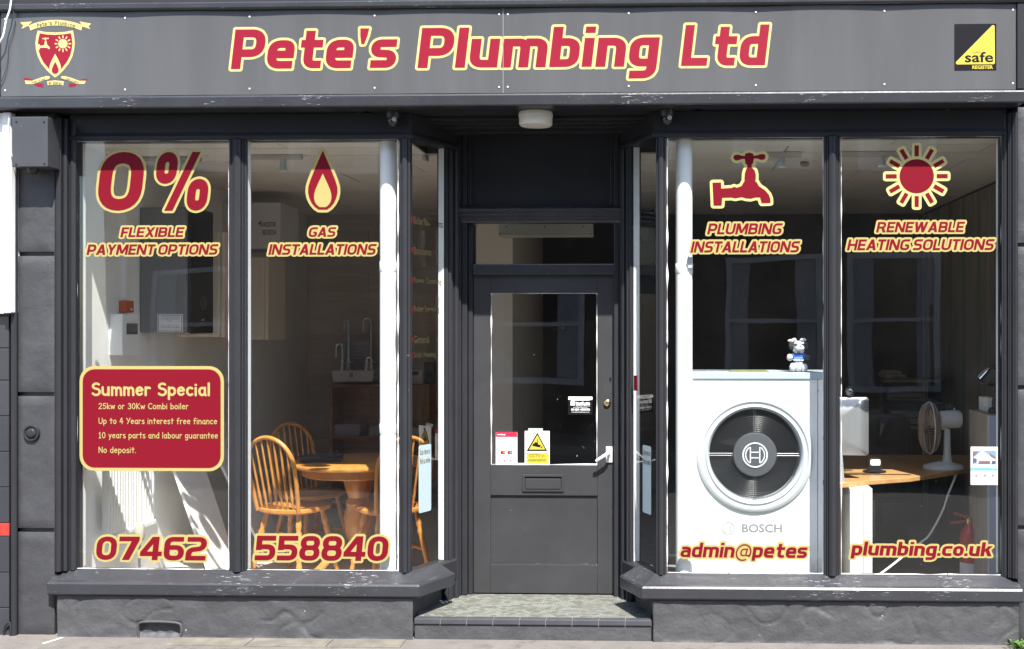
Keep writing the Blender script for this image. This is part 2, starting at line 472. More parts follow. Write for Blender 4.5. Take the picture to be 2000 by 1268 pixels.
def euro(ch):
    hv, hh = HV, HH
    X = 0.72; r = 0.22
    def box(w, top, bot=0.0):
        return hv, w - hv, top - hh, bot + hh
    def st(x, y0, y1): return [[(x - hv, y0), (x + hv, y0), (x + hv, y1), (x - hv, y1)]]
    def hb(x0, x1, y): return [[(x0, y - hh), (x1, y - hh), (x1, y + hh), (x0, y + hh)]]
    S = lambda pts, rad=r: stroke(rp(pts, rad))
    if ch in 'PRB':
        w = 0.78; L, Rt, T, B = box(w, 1)
        g = st(L, 0, 1)
        if ch == 'P': return g + S([(L, T), (Rt, T), (Rt, .40), (L, .40)]), w
        if ch == 'R': return g + S([(L, T), (Rt, T), (Rt, .46), (L, .46)]) + [[(.40, .46), (.62, .46), (.86, 0), (.58, 0)]], w + .06
        return g + S([(L, T), (Rt - .02, T), (Rt - .02, .51), (L, .51)], .17) + S([(L, .51), (Rt + .01, .51), (Rt + .01, B), (L, B)], .19), w + .02
    if ch in 'LEFTIHNMUYAXGSOW' or ch in '0':
        if ch == 'I': return st(hv, 0, 1), 2 * hv
        w = {'L': .64, 'E': .68, 'F': .64, 'T': .70, 'H': .82, 'N': .86, 'M': 1.04, 'U': .82, 'Y': .82, 'A': .88, 'X': .84, 'G': .82, 'S': .76, 'O': .84, '0': .80, 'W': 1.22}[ch]
        L, Rt, T, B = box(w, 1)
        if ch == 'L': return st(L, 0, 1) + hb(L, w, B), w
        if ch == 'E': return st(L, 0, 1) + hb(L, w, B) + hb(L, w, T) + hb(L, w - .05, .5), w
        if ch == 'F': return st(L, 0, 1) + hb(L, w, T) + hb(L, w - .06, .48), w
        if ch == 'T': return st(w / 2, 0, 1) + hb(0, w, T), w
        if ch == 'H': return st(L, 0, 1) + st(Rt, 0, 1) + hb(L, Rt, .5), w
        if ch == 'N': return st(L, 0, 1) + st(Rt, 0, 1) + [[(0, 1), (.25, 1), (w, 0), (w - .25, 0)]], w
        if ch == 'M': return st(L, 0, 1) + st(Rt, 0, 1) + [[(0, 1), (.28, 1), (w / 2 + .1, .12), (w / 2 - .1, .12)], [(w, 1), (w - .28, 1), (w / 2 - .1, .12), (w / 2 + .1, .12)]], w
        if ch == 'U': return S([(L, 1), (L, B), (Rt, B), (Rt, 1)], .26), w
        if ch == 'Y': return st(w / 2, 0, .5) + diag(hv + .02, 1, w / 2, .42) + diag(w - hv - .02, 1, w / 2, .42), w
        if ch == 'A': return [[(0, 0), (.25, 0), (.56, 1), (.32, 1)], [(w, 0), (w - .25, 0), (w - .56, 1), (w - .32, 1)]] + hb(.2, w - .2, .28), w
        if ch == 'X': return diag(.13, 0, w - .13, 1) + diag(w - .13, 0, .13, 1), w
        if ch == 'G': return S([(w - .03, T), (L, T), (L, B), (Rt, B), (Rt, .45), (w * .52, .45)], .26), w
        if ch == 'S': return S([(w - .03, T), (L, T), (L, .51), (Rt, .49), (Rt, B), (.02, B)], .19), w
        if ch in 'O0': return stroke(rp([(L, T), (Rt, T), (Rt, B), (L, B)], .28, True), closed=True), w
        if ch == 'W': return diag(.13, 1, .36, 0) + diag(.61, 1, .36, 0) + diag(.61, 1, .86, 0) + diag(1.09, 1, .86, 0), w
    if ch in '24567 8':
        w = .80; L, Rt, T, B = box(w, 1)
        if ch == '7': return hb(0, w, T) + [[(.18, 0), (.46, 0), (w, .84), (w, 1), (w - .27, .9)]], w
        if ch == '4': return st(.60, 0, 1) + hb(0, w + .06, .27) + [[(0, .18), (0, .34), (.44, 1), (.70, 1), (.22, .30)]], w + .06
        if ch == '6': return S([(w - .05, T), (L, T), (L, B), (Rt, B), (Rt, .55), (L, .55)], .22), w
        if ch == '2': return S([(.02, T), (Rt, T), (Rt, .52), (L, .44), (L, B, 0), (w, B)], .20), w
        if ch == '5': return hb(0.06, w - .02, T) + st(L + .02, .42, 1) + S([(L, .55), (Rt, .55), (Rt, B), (.01, B)], .21), w
        if ch == '8': return stroke(rp([(L + .02, T), (Rt - .02, T), (Rt - .02, .52), (L + .02, .52)], .19, True), closed=True) + stroke(rp([(L, .52), (Rt, .52), (Rt, B), (L, B)], .21, True), closed=True), w
    if ch == '%':
        h1, h2 = .088, .085
        def o(x0, x1, y0, y1): return stroke(rp([(x0, y1), (x1, y1), (x1, y0), (x0, y0)], .15, True), h1, h2, closed=True)
        return o(.088, .345, .545, .915) + o(.795, 1.05, .085, .455) + [[(.27, 0), (.44, 0), (.88, 1), (.71, 1)]], 1.14
    w = .66; L, Rt, T, B = box(w, X)
    if ch == 'e': return S([(L, .36), (Rt, .36, 0), (Rt, T), (L, T), (L, B), (w - .02, B)], .19)[:], w
    if ch == 't': return S([(.27, .95), (.27, B), (.60, B)], .15) + hb(.06, .60, X - hh), .62
    if ch == 's': return S([(w - .04, T), (L, T), (L, .37), (Rt - .02, .35), (Rt - .02, B), (.02, B)], .15), w - .02
    if ch == 'l': return st(hv, 0, 1), 2 * hv
    if ch == 'u': return S([(L, X), (L, B), (Rt, B)], .18) + st(Rt, 0, X), w
    if ch == 'n': return st(L, 0, X) + S([(L, T), (Rt, T), (Rt, 0)], .18), w
    if ch == 'm': return st(L, 0, X) + S([(L, T), (L + .40, T), (L + .40, 0)], .15) + S([(L + .40, T), (L + .80, T), (L + .80, 0)], .15), L + .80 + hv
    if ch == 'b': return st(L, 0, 1) + S([(L, T), (Rt, T), (Rt, B), (L, B)], .18), w
    if ch == 'd': return st(Rt, 0, 1) + S([(Rt, T), (L, T), (L, B), (Rt, B)], .18), w
    if ch == 'p': return st(L, -.22, X) + S([(L, T), (Rt, T), (Rt, B), (L, B)], .18), w
    if ch == 'g': return S([(Rt, T), (L, T), (L, B), (Rt, B)], .18) + S([(Rt, X), (Rt, -.20), (.05, -.20)], .18), w
    if ch == 'i': return st(hv, 0, X) + [[(0, .84), (2 * hv, .84), (2 * hv, 1), (0, 1)]], 2 * hv
    if ch == 'a': return S([(.06, T), (Rt, T), (Rt, 0)], .18) + stroke(rp([(Rt, .41), (L, .41), (L, B), (Rt, B)], .15), HV, HH * .85), w
    if ch == 'c': return S([(w - .05, T), (L, T), (L, B), (w - .05, B)], .19), w - .05
    if ch == 'o': return stroke(rp([(L, T), (Rt, T), (Rt, B), (L, B)], .21, True), closed=True), w
    if ch == 'k': return st(L, 0, 1) + [[(.2, .30), (.2, .46), (.42, X), (.68, X), (.42, .40)], [(.26, .42), (.46, .50), (.70, 0), (.44, 0)]], .70
    if ch == '.': return [[(0, 0), (.2, 0), (.2, .2), (0, .2)]], .2
    if ch == "'": return [[(.02, 1), (.24, 1), (.22, .82), (.16, .60), (.09, .60), (.04, .82)]], .26
    if ch == '@':
        q = .048
        return stroke(arc(.52, .34, .46, .53, -60, -395, 26), q, q) + stroke(rp([(.70, .56), (.36, .56), (.36, .14), (.66, .14)], .2), q, q) + stroke(rp([(.74, .62), (.68, .14), (.92, .12), (.97, .30)], .1), q, q), 1.04
    return [], .34
def shift(polys, dx): return [[(x + dx, y) for x, y in p] for p in polys]

# handwriting skeletons for the offer panel (cap height 1)
def hand(ch):
    A = arc
    D = {
     'S': ([A(.36, .76, .27, .22, 40, 270, 8) + A(.34, .27, .30, .27, 90, -150, 8)], .70),
     'C': ([A(.42, .5, .38, .48, 45, 315, 10)], .74), 'K': ([[(.08, 1), (.08, 0)], [(.58, .95), (.1, .42), (.62, 0)]], .68),
     'U': ([[(.06, 1), (.06, .35)] + A(.36, .32, .30, .30, 180, 360, 8) + [(.66, 1)]], .76), 'Y': ([[(.02, 1), (.34, .5)], [(.68, 1), (.2, 0)]], .70),
     'N': ([[(.06, 0), (.06, 1), (.66, .02), (.66, 1)]], .76), 'u': ([[(.05, .66), (.05, .3)] + A(.28, .26, .23, .24, 180, 340, 6) + [(.52, .66)], [(.52, .66), (.53, 0)]], .64),
     'm': ([[(.05, .66), (.05, 0)], [(.05, .42)] + A(.22, .44, .17, .2, 170, 0, 5) + [(.39, 0)], [(.39, .42)] + A(.57, .44, .18, .2, 170, 0, 5) + [(.77, 0)]], .86),
     'e': ([[(.06, .36), (.50, .40)] + A(.29, .34, .24, .32, 20, 320, 9)], .60), 'r': ([[(.06, .66), (.06, 0)], [(.06, .40)] + A(.26, .44, .2, .2, 170, 50, 4)], .46),
     'p': ([[(.06, .66), (.06, -.32)], A(.30, .33, .24, .31, 150, -160, 9)], .62), 'c': ([A(.30, .33, .25, .32, 50, 310, 8)], .56), 'i': ([[(.06, .62), (.06, 0)], [(.06, .86), (.07, .88)]], .18),
     'a': ([A(.27, .32, .22, .31, 60, 330, 9), [(.49, .64), (.49, .1), (.55, 0)]], .62), 'l': ([[(.06, 1), (.06, 0)]], .18), 'k': ([[(.06, 1), (.06, 0)], [(.44, .62), (.08, .30), (.50, 0)]], .54),
     'w': ([[(.03, .66), (.2, .02), (.38, .58), (.56, .02), (.74, .66)]], .80), 'o': ([A(.29, .33, .25, .32, 0, 360, 12)], .62), 'b': ([[(.06, 1), (.06, 0)], A(.30, .32, .24, .31, 150, -160, 9)], .62),
     't': ([[(.24, .95), (.24, .02)], [(.02, .64), (.48, .64)]], .52), 's': ([A(.25, .5, .18, .15, 40, 270, 6) + A(.24, .17, .2, .17, 90, -150, 6)], .50), 'n': ([[(.06, .66), (.06, 0)], [(.06, .40)] + A(.28, .42, .22, .22, 170, 0, 6) + [(.50, 0)]], .60),
     'f': ([A(.36, .80, .18, .2, 60, 180, 5) + [(.18, 0)], [(.02, .60), (.42, .60)]], .50), 'd': ([A(.28, .32, .23, .31, 40, 330, 9), [(.51, 1), (.51, 0)]], .62), 'y': ([[(.04, .66), (.27, .08)], [(.52, .66), (.14, -.32)]], .58),
     'g': ([A(.28, .34, .23, .30, 40, 330, 9), [(.50, .64), (.50, -.12)] + A(.27, -.12, .23, .2, 0, -150, 6)], .62), 'h': ([[(.06, 1), (.06, 0)], [(.06, .4)] + A(.28, .42, .22, .22, 170, 0, 6) + [(.5, 0)]], .6),
     '2': ([A(.28, .72, .24, .26, 160, -30, 7) + [(.04, .02), (.56, .03)]], .64), '5': ([[(.52, .97), (.14, .96), (.09, .56)] + A(.28, .32, .26, .30, 110, -150, 8)], .64), '3': ([A(.28, .75, .22, .22, 150, -90, 7) + A(.28, .27, .26, .27, 90, -150, 7)], .62),
     '0': ([A(.32, .5, .27, .48, 0, 360, 14)], .68), '4': ([[(.34, .98), (.04, .34), (.62, .36)], [(.44, .98), (.44, 0)]], .68), '1': ([[(.06, .78), (.22, .98), (.22, 0)], [(.02, 0), (.42, 0)]], .50),
     '.': ([[(.05, .02), (.07, .03)]], .2),
    }
    return D.get(ch, ([], .40))

def line_polys(text, font, ls=0.07, hw=0.075):
    x = 0; out = []
    for ch in text:
        if ch == ' ': x += (.42 if ls > .08 else .27) if font == 'euro' else .46; continue
        if font == 'euro':
            g, w = euro(ch); out.append(shift(g, x))
        else:
            g, w = hand(ch); ps = []
            for pl in g:
                for i in range(len(pl) - 1): ps.append(hull(disc((pl[i][0] + x, pl[i][1]), hw, 8) + disc((pl[i + 1][0] + x, pl[i + 1][1]), hw, 8)))
            out.append(ps)
        x += w + ls
    return out
def fit(glyphs, x0, x1, zb, zt, shear=0.0):
    H = zt - zb; tn = math.tan(R(shear))
    pts = [p for g in glyphs for q in g for p in q]
    sx = H
    for _ in range(8):
        xs = [p[0] * sx + p[1] * H * tn for p in pts]
        sx *= (x1 - x0) / (max(xs) - min(xs))
    xs = [p[0] * sx + p[1] * H * tn for p in pts]; ox = x0 - min(xs)
    return [[[(p[0] * sx + p[1] * H * tn + ox, p[1] * H + zb) for p in q] for q in g] for g in glyphs]
def vinyl_text(mb, text, u0, u1, vt, vb, Y, font='euro', shear=11, border=0.0, ls=0.07, mi=(0, 1), hw=0.075, lift=0.0012, nib=(0.115, 0.098)):
    global HV, HH
    HV, HH = nib
    um = (u0 + u1) / 2
    gl = fit(line_polys(text, font, ls, hw), PX(u0, Y), PX(u1, Y), P(um, vb, Y).z, P(um, vt, Y).z, shear)
    for i, g in enumerate(gl):
        if border: lay(mb, [q for p in g for q in grow(p, border)], Y - 0.0002 * (i % 3), mi[1])
        lay(mb, g, Y - (lift if border else 0.0), mi[0])
_fontcache = {}
def sans_mesh(text, bold=0.0):
    key = (text, bold)
    if key in _fontcache: return _fontcache[key]
    c = bpy.data.curves.new('text', 'FONT'); c.body = text; c.size = 1.0; c.offset = bold; c.resolution_u = 3
    o = bpy.data.objects.new('text', c); col.objects.link(o)
    dg = bpy.context.evaluated_depsgraph_get(); dg.update()
    me = o.evaluated_get(dg).to_mesh()
    vs = [tuple(v.co) for v in me.vertices]; fs = [tuple(p.vertices) for p in me.polygons]
    o.evaluated_get(dg).to_mesh_clear()
    bpy.data.objects.remove(o); bpy.data.curves.remove(c)
    _fontcache[key] = (vs, fs); return vs, fs
def sans(mb, text, u0, u1, vt, vb, Y, mi=0, bold=0.0, shear=0.0, rot=0.0, frame=None, mirror=False):
    # the text's own box is fitted to the picture box
    vs, fs = sans_mesh(text, bold)
    if not vs: return
    xa, xb = min(v[0] for v in vs), max(v[0] for v in vs); ya, yb = min(v[1] for v in vs), max(v[1] for v in vs)
    if frame is None:
        X0, X1 = PX(u0, Y), PX(u1, Y); um = (u0 + u1) / 2; Z0, Z1 = P(um, vb, Y).z, P(um, vt, Y).z
    else: X0, X1, Z0, Z1 = u0, u1, vb, vt
    out = []
    for v in vs:
        a = (v[0] - xa) / (xb - xa); b = (v[1] - ya) / (yb - ya)
        if mirror: a = 1 - a
        x = X0 + a * (X1 - X0) + shear * (b - .5) * (Z1 - Z0); z = Z0 + b * (Z1 - Z0)
        if rot:
            cxx, czz = (X0 + X1) / 2, (Z0 + Z1) / 2; c, s_ = math.cos(rot), math.sin(rot)
            x, z = cxx + (x - cxx) * c - (z - czz) * s_, czz + (x - cxx) * s_ + (z - czz) * c
        if frame is None: out.append((x, Y, z))
        else: out.append(tuple(frame[0] + frame[1] * x + frame[2] * Y + Vector((0, 0, z))))
    mb.add(out, [tuple(reversed(f)) if mirror else f for f in fs], mi)
def pxpoly(pts, Y): return [(P(u, v, Y).x, P(u, v, Y).z) for u, v in pts]
# ================================================================== GROUND AND STREET
pav = MB().box(-30, 30, -2.2, 0.1, -0.25, 0.014)
PAVM = M('worn_tarmac_pavement', (0.100, 0.091, 0.082), rough=0.85, var=0.35, vscale=5, bump=0.6, bscale=90, fine=0.5, dirt=0.6, dirtcol=(0.045, 0.042, 0.038))
struct('pavement', pav, PAVM)
KERBM = M('concrete_kerb', (0.36, 0.34, 0.31), rough=0.8, var=0.15, bump=0.3, bscale=50)
struct('kerb', MB().box(-30, 30, -2.36, -2.204, -0.25, 0.002), KERBM)
struct('road', MB().box(-30, 30, -8.8, -2.364, -0.4, -0.12), M('asphalt', (0.10, 0.098, 0.095), rough=0.85, var=0.25, vscale=2, bump=0.5, bscale=80, fine=0.6))
struct('far_kerb', MB().box(-30, 30, -8.96, -8.804, -0.4, 0.0), KERBM)
struct('far_pavement', MB().box(-30, 30, -11.0, -8.964, -0.4, -0.004), PAVM)
struct('ground', MB().box(-60, 60, -60, 60, -1.2, -0.45), M('earth', (0.2, 0.18, 0.15), rough=0.9))
# pale concrete edging let in along the foot of the shop front
o = MB()
rng = random.Random(3)
x = PX(352, -.07); xe = PX(800, -.07); k = 0
while x < xe - .05:
    w = min(0.45, xe - x)
    s_ = MB().box(x, x + w - 0.008, -0.26 - rng.random() * .01, -0.118, -0.02, 0.021)
    tag(s_.build('edging_slab', M('lichened_concrete', (0.125, 0.115, 0.092), rough=0.9, var=0.3, vscale=9, bump=0.5, bscale=60), bpy.data.objects['pavement'], bevel=0.004)); x += w
chalk = MB().tube([P(98, 1266, -.16) * 1, P(125, 1254, -.1) * 1], .006, 6)
chalk.v = [(a, b, 0.002 + max(0, 0.003 - abs(c) * 0)) if False else (a, b, min(0.004, max(0.001, c * 0.02 + 0.002))) for a, b, c in chalk.v]
q = MB(); A_, B_ = P(95, 600, -.20), P(127, 600, -.10)
q.add([(A_.x - .01, -.25, .0165), (A_.x + .006, -.25, .0165), (B_.x + .010, -.13, .0165), (B_.x - .006, -.13, .0165)], [(0, 1, 2, 3)])
q.build('painted_mark', M('chalk_white', (0.75, 0.75, 0.73), rough=0.9), bpy.data.objects['pavement'])

# ================================================================== BUILDING SHELL (encloses the shop room)
XL, XR, YB, ZF, ZC = -3.5, 2.40, 4.3, 0.10, 2.84
WALLM = M('beige_emulsion', (0.60, 0.53, 0.46), rough=0.8, var=0.04, bump=0.08, bscale=40)
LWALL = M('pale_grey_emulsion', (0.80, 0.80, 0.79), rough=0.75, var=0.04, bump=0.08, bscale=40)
DARKW = M('shade_darkened_wall', (0.050, 0.042, 0.038), rough=0.8, var=0.2)  # brown darkened so the colour itself carries the dimness of the right room
CARPET = M('grey_carpet', (0.13, 0.125, 0.12), rough=0.95, var=0.3, vscale=8, fine=0.9, bump=0.4, bscale=200)
struct('interior_floor', MB().box(XL - .3, XR + .3, 0.12, YB + .3, -0.2, ZF), CARPET)
LFL = M('pale_vinyl_floor', (0.60, 0.55, 0.50), rough=0.45, var=0.12, vscale=5)
struct('interior_floor', MB().box(XL, -1.3, 0.13, YB, ZF + .001, ZF + .004), LFL)
struct('interior_wall_left', MB().box(XL - .2, XL, 0.10, YB + .2, ZF, ZC + .3), LWALL)
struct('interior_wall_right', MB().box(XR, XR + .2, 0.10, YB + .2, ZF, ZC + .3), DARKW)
# back wall of wide laminate boards, each one a board
bw = struct('interior_wall_back', MB().box(XL, -1.3, YB, YB + .2, ZF, ZC + .3), WALLM)
LAM = wood('taupe_laminate', (0.46, 0.40, 0.35), (0.55, 0.48, 0.42), scale=3, axis=(1, 5, 10), rough=0.6, coat=0.0, rnd=0.12)
z = ZF; i = 0
while z < ZC - .01:
    h = min(.2, ZC - z); xs = [XL, XL + 0.6 + (i % 2) * .65, XL + 1.85 + (i % 3) * .2, -1.3]
    for a, b in zip(xs, xs[1:]):
        MB().box(a + .002, b - .002, YB - .012, YB, z + .002, z + h - .002).build('wall_board', LAM, bw)
    z += h; i += 1
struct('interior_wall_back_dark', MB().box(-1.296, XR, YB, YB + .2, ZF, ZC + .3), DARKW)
# stub partition seen through the door glass
struct('partition_wall', MB().box(PX(930, 1.9), PX(1001, 1.9), 1.9, 3.85, ZF, ZC), WALLM)
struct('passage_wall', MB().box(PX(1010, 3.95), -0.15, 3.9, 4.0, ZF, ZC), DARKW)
# vertical planks on the right wall
PLK = bpy.data.materials.new('green_streaked_planks')
PLK = wood('green_streaked_planks', (0.19, 0.16, 0.12), (0.32, 0.28, 0.22), scale=2, axis=(12, 12, 1), rough=0.7, coat=0, rnd=0.12)
GRN = wood('green_stained_planks', (0.08, 0.13, 0.08), (0.24, 0.225, 0.16), scale=2, axis=(12, 12, 1), rough=0.7, coat=0, rnd=0.1)
wr = bpy.data.objects['interior_wall_right']
y = 0.45; k = 0
while y < YB - .1:
    w = 0.11
    MB().box(XR - .012, XR, y, y + w - .003, ZF, ZC - .02).build('plank', GRN if k % 4 == 1 else PLK, wr); y += w; k += 1
# suspended ceiling of separate tiles
DX0, DX1, DYB = -1.52, -.05, .60       # the doorway recess, left out of the room
ce = struct('interior_ceiling', MB().box(XL - .2, XR + .2, DYB, YB + .2, ZC + .012, ZC + .3).box(XL - .2, DX0, .12, DYB - .0005, ZC + .012, ZC + .3).box(DX1, XR + .2, .12, DYB - .0005, ZC + .012, ZC + .3), M('ceiling_grid_dark', (0.10, 0.09, 0.08), rough=0.8))
CT = M('ceiling_tile', (0.86, 0.81, 0.73), rough=0.85, var=0.05, bump=0.15, bscale=120, rnd=0.05)
me_t = None
ys = [0.13, 0.31, 0.60 - .001] + [0.84 + .53 * i for i in range(0, 8)]
for j in range(len(ys) - 1):
    x = XL - (0.6 if j % 2 else 0)
    while x < XR:
        a, b = max(x, XL) + .004, min(x + 1.2, XR) - .004
        if ys[j] < DYB - .1:
            if a < DX0 < b: b = DX0
            elif a < DX1 < b: a = DX1
            elif a >= DX0 and b <= DX1: b = a
        if b - a > .05: MB().box(a, b, ys[j] + .005, min(ys[j + 1], YB) - .005, ZC + rng.random() * .003, ZC + .0119).build('ceiling_tile', CT, ce)
        x += 1.2
# upper storey and side masses, so that daylight only enters through the glass
bld = MB()
bld.box(-6.5, 5.0, -0.06, 6.0, 3.62, 7.2)
bld.box(XL - .6, XL - .2, 0.16, 6.0, -.2, 3.62); bld.box(XR + .2, 5.0, 0.2, 6.0, -.2, 3.62)
bld.box(PX(2061, -.05), 5.0, -.05, .199, .0, 3.60)
bld.box(XL - .2, XR + .2, YB + .2, 6.0, -.2, 3.62); bld.box(XL - .2, XR + .2, 0.14, YB + .2, ZC + .3, 3.62)
bo = thing('shop_building', (0, 3, 0), 'dark painted shop building whose wall continues above the fascia sign', 'building')
bld.build('wall', M('dark_upper_wall', (0.02, 0.02, 0.023), rough=0.7, bump=0.3), bo)

# ================================================================== SHOP FRONT
A1 = Vector((PX(800, 0), 0.0)); B1 = Vector((PX(890, .42), .42))          # left splay in plan
A2 = Vector((PX(1282, 0), 0.0)); B2 = Vector((PX(1220, .42), .42))        # right splay
XW0 = PX(147, 0); XW1 = PX(1957, 0)
ZS = PZ(1114, 0, 400); ZSR = ZS
ZH = PZ(275, 0, 300); ZSOF = 2.985
UG = 'shop windows either side of the door'
win1 = thing('shop_window', (PX(480, 0), 0, ZS), 'left display window lettered 0% and gas installations in red and cream', 'shop window', 'display windows of the shop front')
win2 = thing('shop_window', (PX(1620, 0), 0, ZS), 'right display window with red tap and red sun lettering', 'shop window', 'display windows of the shop front')

def sill_profile():
    return [(-.07, ZS - .004), (.0, ZS), (.012, ZS + .004), (.03, ZS - .008), (.095, ZS - .04), (.118, ZS - .046), (.126, ZS - .056), (.126, ZS - .112), (.116, ZS - .122), (.0, ZS - .124), (-.07, ZS - .124)]
def path_left(x0): return [(x0, 0), tuple(A1), tuple(B1)]
def path_right(x1): return [tuple(B2), tuple(A2), (x1, 0)]
C1 = A1 + (B1 - A1).normalized() * .27; C2 = A2 + (B2 - A2).normalized() * .24      # where the deep sill stops short of the door posts
XSL = PX(92, -.12); XSR = PX(1998, -.12)
MB().sweep([(XSL, 0), tuple(A1), tuple(C1)], sill_profile()).build('sill', PAINT_CHIP, win1, bevel=.004)
MB().sweep([tuple(C2), tuple(A2), (XSR, 0)], sill_profile()).build('sill', PAINT_CHIP, win2, bevel=.004)
slim = [(-.07, ZS - .004), (.0, ZS), (.02, ZS - .004), (.03, ZS - .012), (.03, ZS - .124), (-.07, ZS - .124)]
MB().sweep([tuple(C1 + (B1 - A1).normalized() * .001), tuple(B1)], slim).build('sill_return', PAINT, win1, bevel=.003)
MB().sweep([tuple(B2), tuple(C2 + (B2 - A2).normalized() * .001)], slim).build('sill_return', PAINT, win2, bevel=.003)

# head board with a small moulding under the fascia
def headprof(): return [(.0, ZH), (.028, ZH), (.034, ZH + .008), (.034, ZH + .02), (.024, ZH + .034), (.02, ZH + .044), (.02, ZSOF), (-.07, ZSOF), (-.07, ZH)]
MB().sweep(path_left(XW0 - .02), headprof()).build('head_board', PAINT, win1, bevel=.002)
MB().sweep(path_right(XW1 + .02), headprof()).build('head_board', PAINT, win2, bevel=.002)

def reeded(mb, x0, x1, yf, yb, z0, z1, reeds):
    """upright with rounded reeds across its face, drawn as one outline in plan"""
    w = (x1 - x0); pts = [(x0, yb)]
    for a, b, d in reeds:
        xa, xb = x0 + a * w, x0 + b * w
        for k in range(7):
            t = k / 6; pts.append((xa + (xb - xa) * t, yf + d - math.sin(math.pi * t) * min(.012, (xb - xa) * .3)))
    pts.append((x1, yb)); mb.prism(pts, z0, z1, smooth=False)
    return mb
MUL = [(0, .18, .018), (.18, .30, .010), (.30, .72, -.002), (.72, .84, .010), (.84, 1, .018)]
def mullion(u0, u1, win):
    x0, x1 = PX(u0, -.02), PX(u1, -.02)
    m = reeded(MB(), x0, x1, -.032, .004, ZS + .001, ZH - .001, MUL); o = m.build('mullion', PAINT, win)
    MB().box(x0 + .012, x1 - .006, .0045, .065, ZS + .001, ZH - .001).build('inner_frame', WHITE, win)
    return x0, x1
m1 = mullion(447, 481, win1); m2 = mullion(1609, 1641, win2)
# corner posts at the splays
def corner_post(A, win, sgn, u0, u1):
    x0, x1 = PX(u0, -.02), PX(u1, -.02)
    reeded(MB(), x0, x1, -.028, .03, ZS + .001, ZH - .001, [(0, .25, .012), (.25, .75, 0), (.75, 1, .008)]).build('corner_post', PAINT, win)
corner_post(A1, win1, 1, 780, 801); corner_post(A2, win2, -1, 1281, 1301)
# outer casings: stepped mouldings left and right
def casing(us, ys, win):
    for (a, b), yy in zip(us, ys):
        x0, x1 = PX(a, yy), PX(b, yy)
        reeded(MB(), x0, x1 - .001, yy, .055, ZS + .001, ZH + .12, [(0, .3, .004), (.3, 1, 0)]).build('casing', PAINT, win)
casing([(104, 119), (119.3, 131), (131.3, 148)], [-.065, -.045, -.022], win1)
casing([(1957, 1969), (1969.3, 1978), (1978.3, 1988)], [-.022, -.045, -.065], win2)
MB().box(PX(148, 0) - .04, PX(148, 0) + .004, .01, .10, ZS + .001, ZH - .001).build('inner_frame', WHITE, win1)
MB().box(PX(1957, 0) - .004, PX(1957, 0) + .04, .01, .10, ZS + .001, ZH - .001).build('inner_frame', WHITE, win2)

def pane(x0, x1, win, z0=None, z1=None, y=0.0, name='glass_pane'):
    z0 = ZS - .003 if z0 is None else z0; z1 = ZH + .003 if z1 is None else z1
    mb = MB(); mb.add([(x0, y, z0), (x1, y, z0), (x1, y, z1), (x0, y, z1)], [(0, 1, 2, 3)], 0)
    mb.add([(x0, y + .006, z0), (x1, y + .006, z0), (x1, y + .006, z1), (x0, y + .006, z1)], [(3, 2, 1, 0)], 1)
    mb.add([(x0, y, z0), (x1, y, z0), (x1, y, z1), (x0, y, z1), (x0, y + .006, z0), (x1, y + .006, z0), (x1, y + .006, z1), (x0, y + .006, z1)],
           [(0, 4, 5, 1), (1, 5, 6, 2), (2, 6, 7, 3), (3, 7, 4, 0)], 1)
    return mb.build(name, [GLASS, CLEAR], win, fixn=False)
p1 = pane(XW0 - .01, m1[0] + .012, win1); p2 = pane(m1[1] - .006, PX(783, 0), win1)
p3 = pane(PX(1298, 0), m2[0] + .012, win2); p4 = pane(m2[1] - .006, XW1 + .01, win2)

def splay_parts(A, B, win, side):
    d = (B - A); Lg = d.length; e = d / Lg
    n = Vector((e.y, -e.x)) if side == 'L' else Vector((-e.y, e.x))     # towards the doorway
    def pt(t, off): q = A + e * t + n * off; return (q.x, q.y)
    E = Vector((e.x, e.y, 0)); Nn = Vector((n.x, n.y, 0)); O = Vector((A.x, A.y, 0))
    g0, g1 = .012, .345
    mb = MB()
    a, b = O + E * g0, O + E * g1
    q = [a + Vector((0, 0, ZS - .003)), b + Vector((0, 0, ZS - .003)), b + Vector((0, 0, ZH + .003)), a + Vector((0, 0, ZH + .003))]
    r = [x - Nn * .006 for x in q]
    mb.add(q, [(0, 1, 2, 3) if side == 'L' else (3, 2, 1, 0)], 0)
    mb.add(r, [(3, 2, 1, 0) if side == 'L' else (0, 1, 2, 3)], 1)
    mb.add(q + r, [(0, 4, 5, 1), (1, 5, 6, 2), (2, 6, 7, 3), (3, 7, 4, 0)], 1)
    gp = mb.build('splayed_glass_pane', [GLASS, CLEAR], win, fixn=False)
    # white inner jamb behind the glass, then reeded post to the door frame
    MB().prism([pt(.343, -.008), pt(.352, -.008), pt(.352, -.045), pt(.343, -.045)], ZS + .001, ZH - .001).build('inner_frame', WHITE, win)
    xs = [(.346, .365, .012), (.3655, .385, .022), (.3855, .42, .014), (.4205, .459, .03)]
    pts = [pt(.346, -.055)]
    for t0, t1, off in xs:
        for k in range(6):
            u = k / 5; pts.append(pt(t0 + (t1 - t0) * u, off - .006 + .006 * math.sin(math.pi * u) * 1.6))
    pts.append(pt(.459, -.055))
    MB().prism(pts, .131, ZH - .001).build('splay_post', PAINT, win)
    return O, E, Nn, gp
SP1 = splay_parts(A1, B1, win1, 'L'); SP2 = splay_parts(A2, B2, win2, 'R')

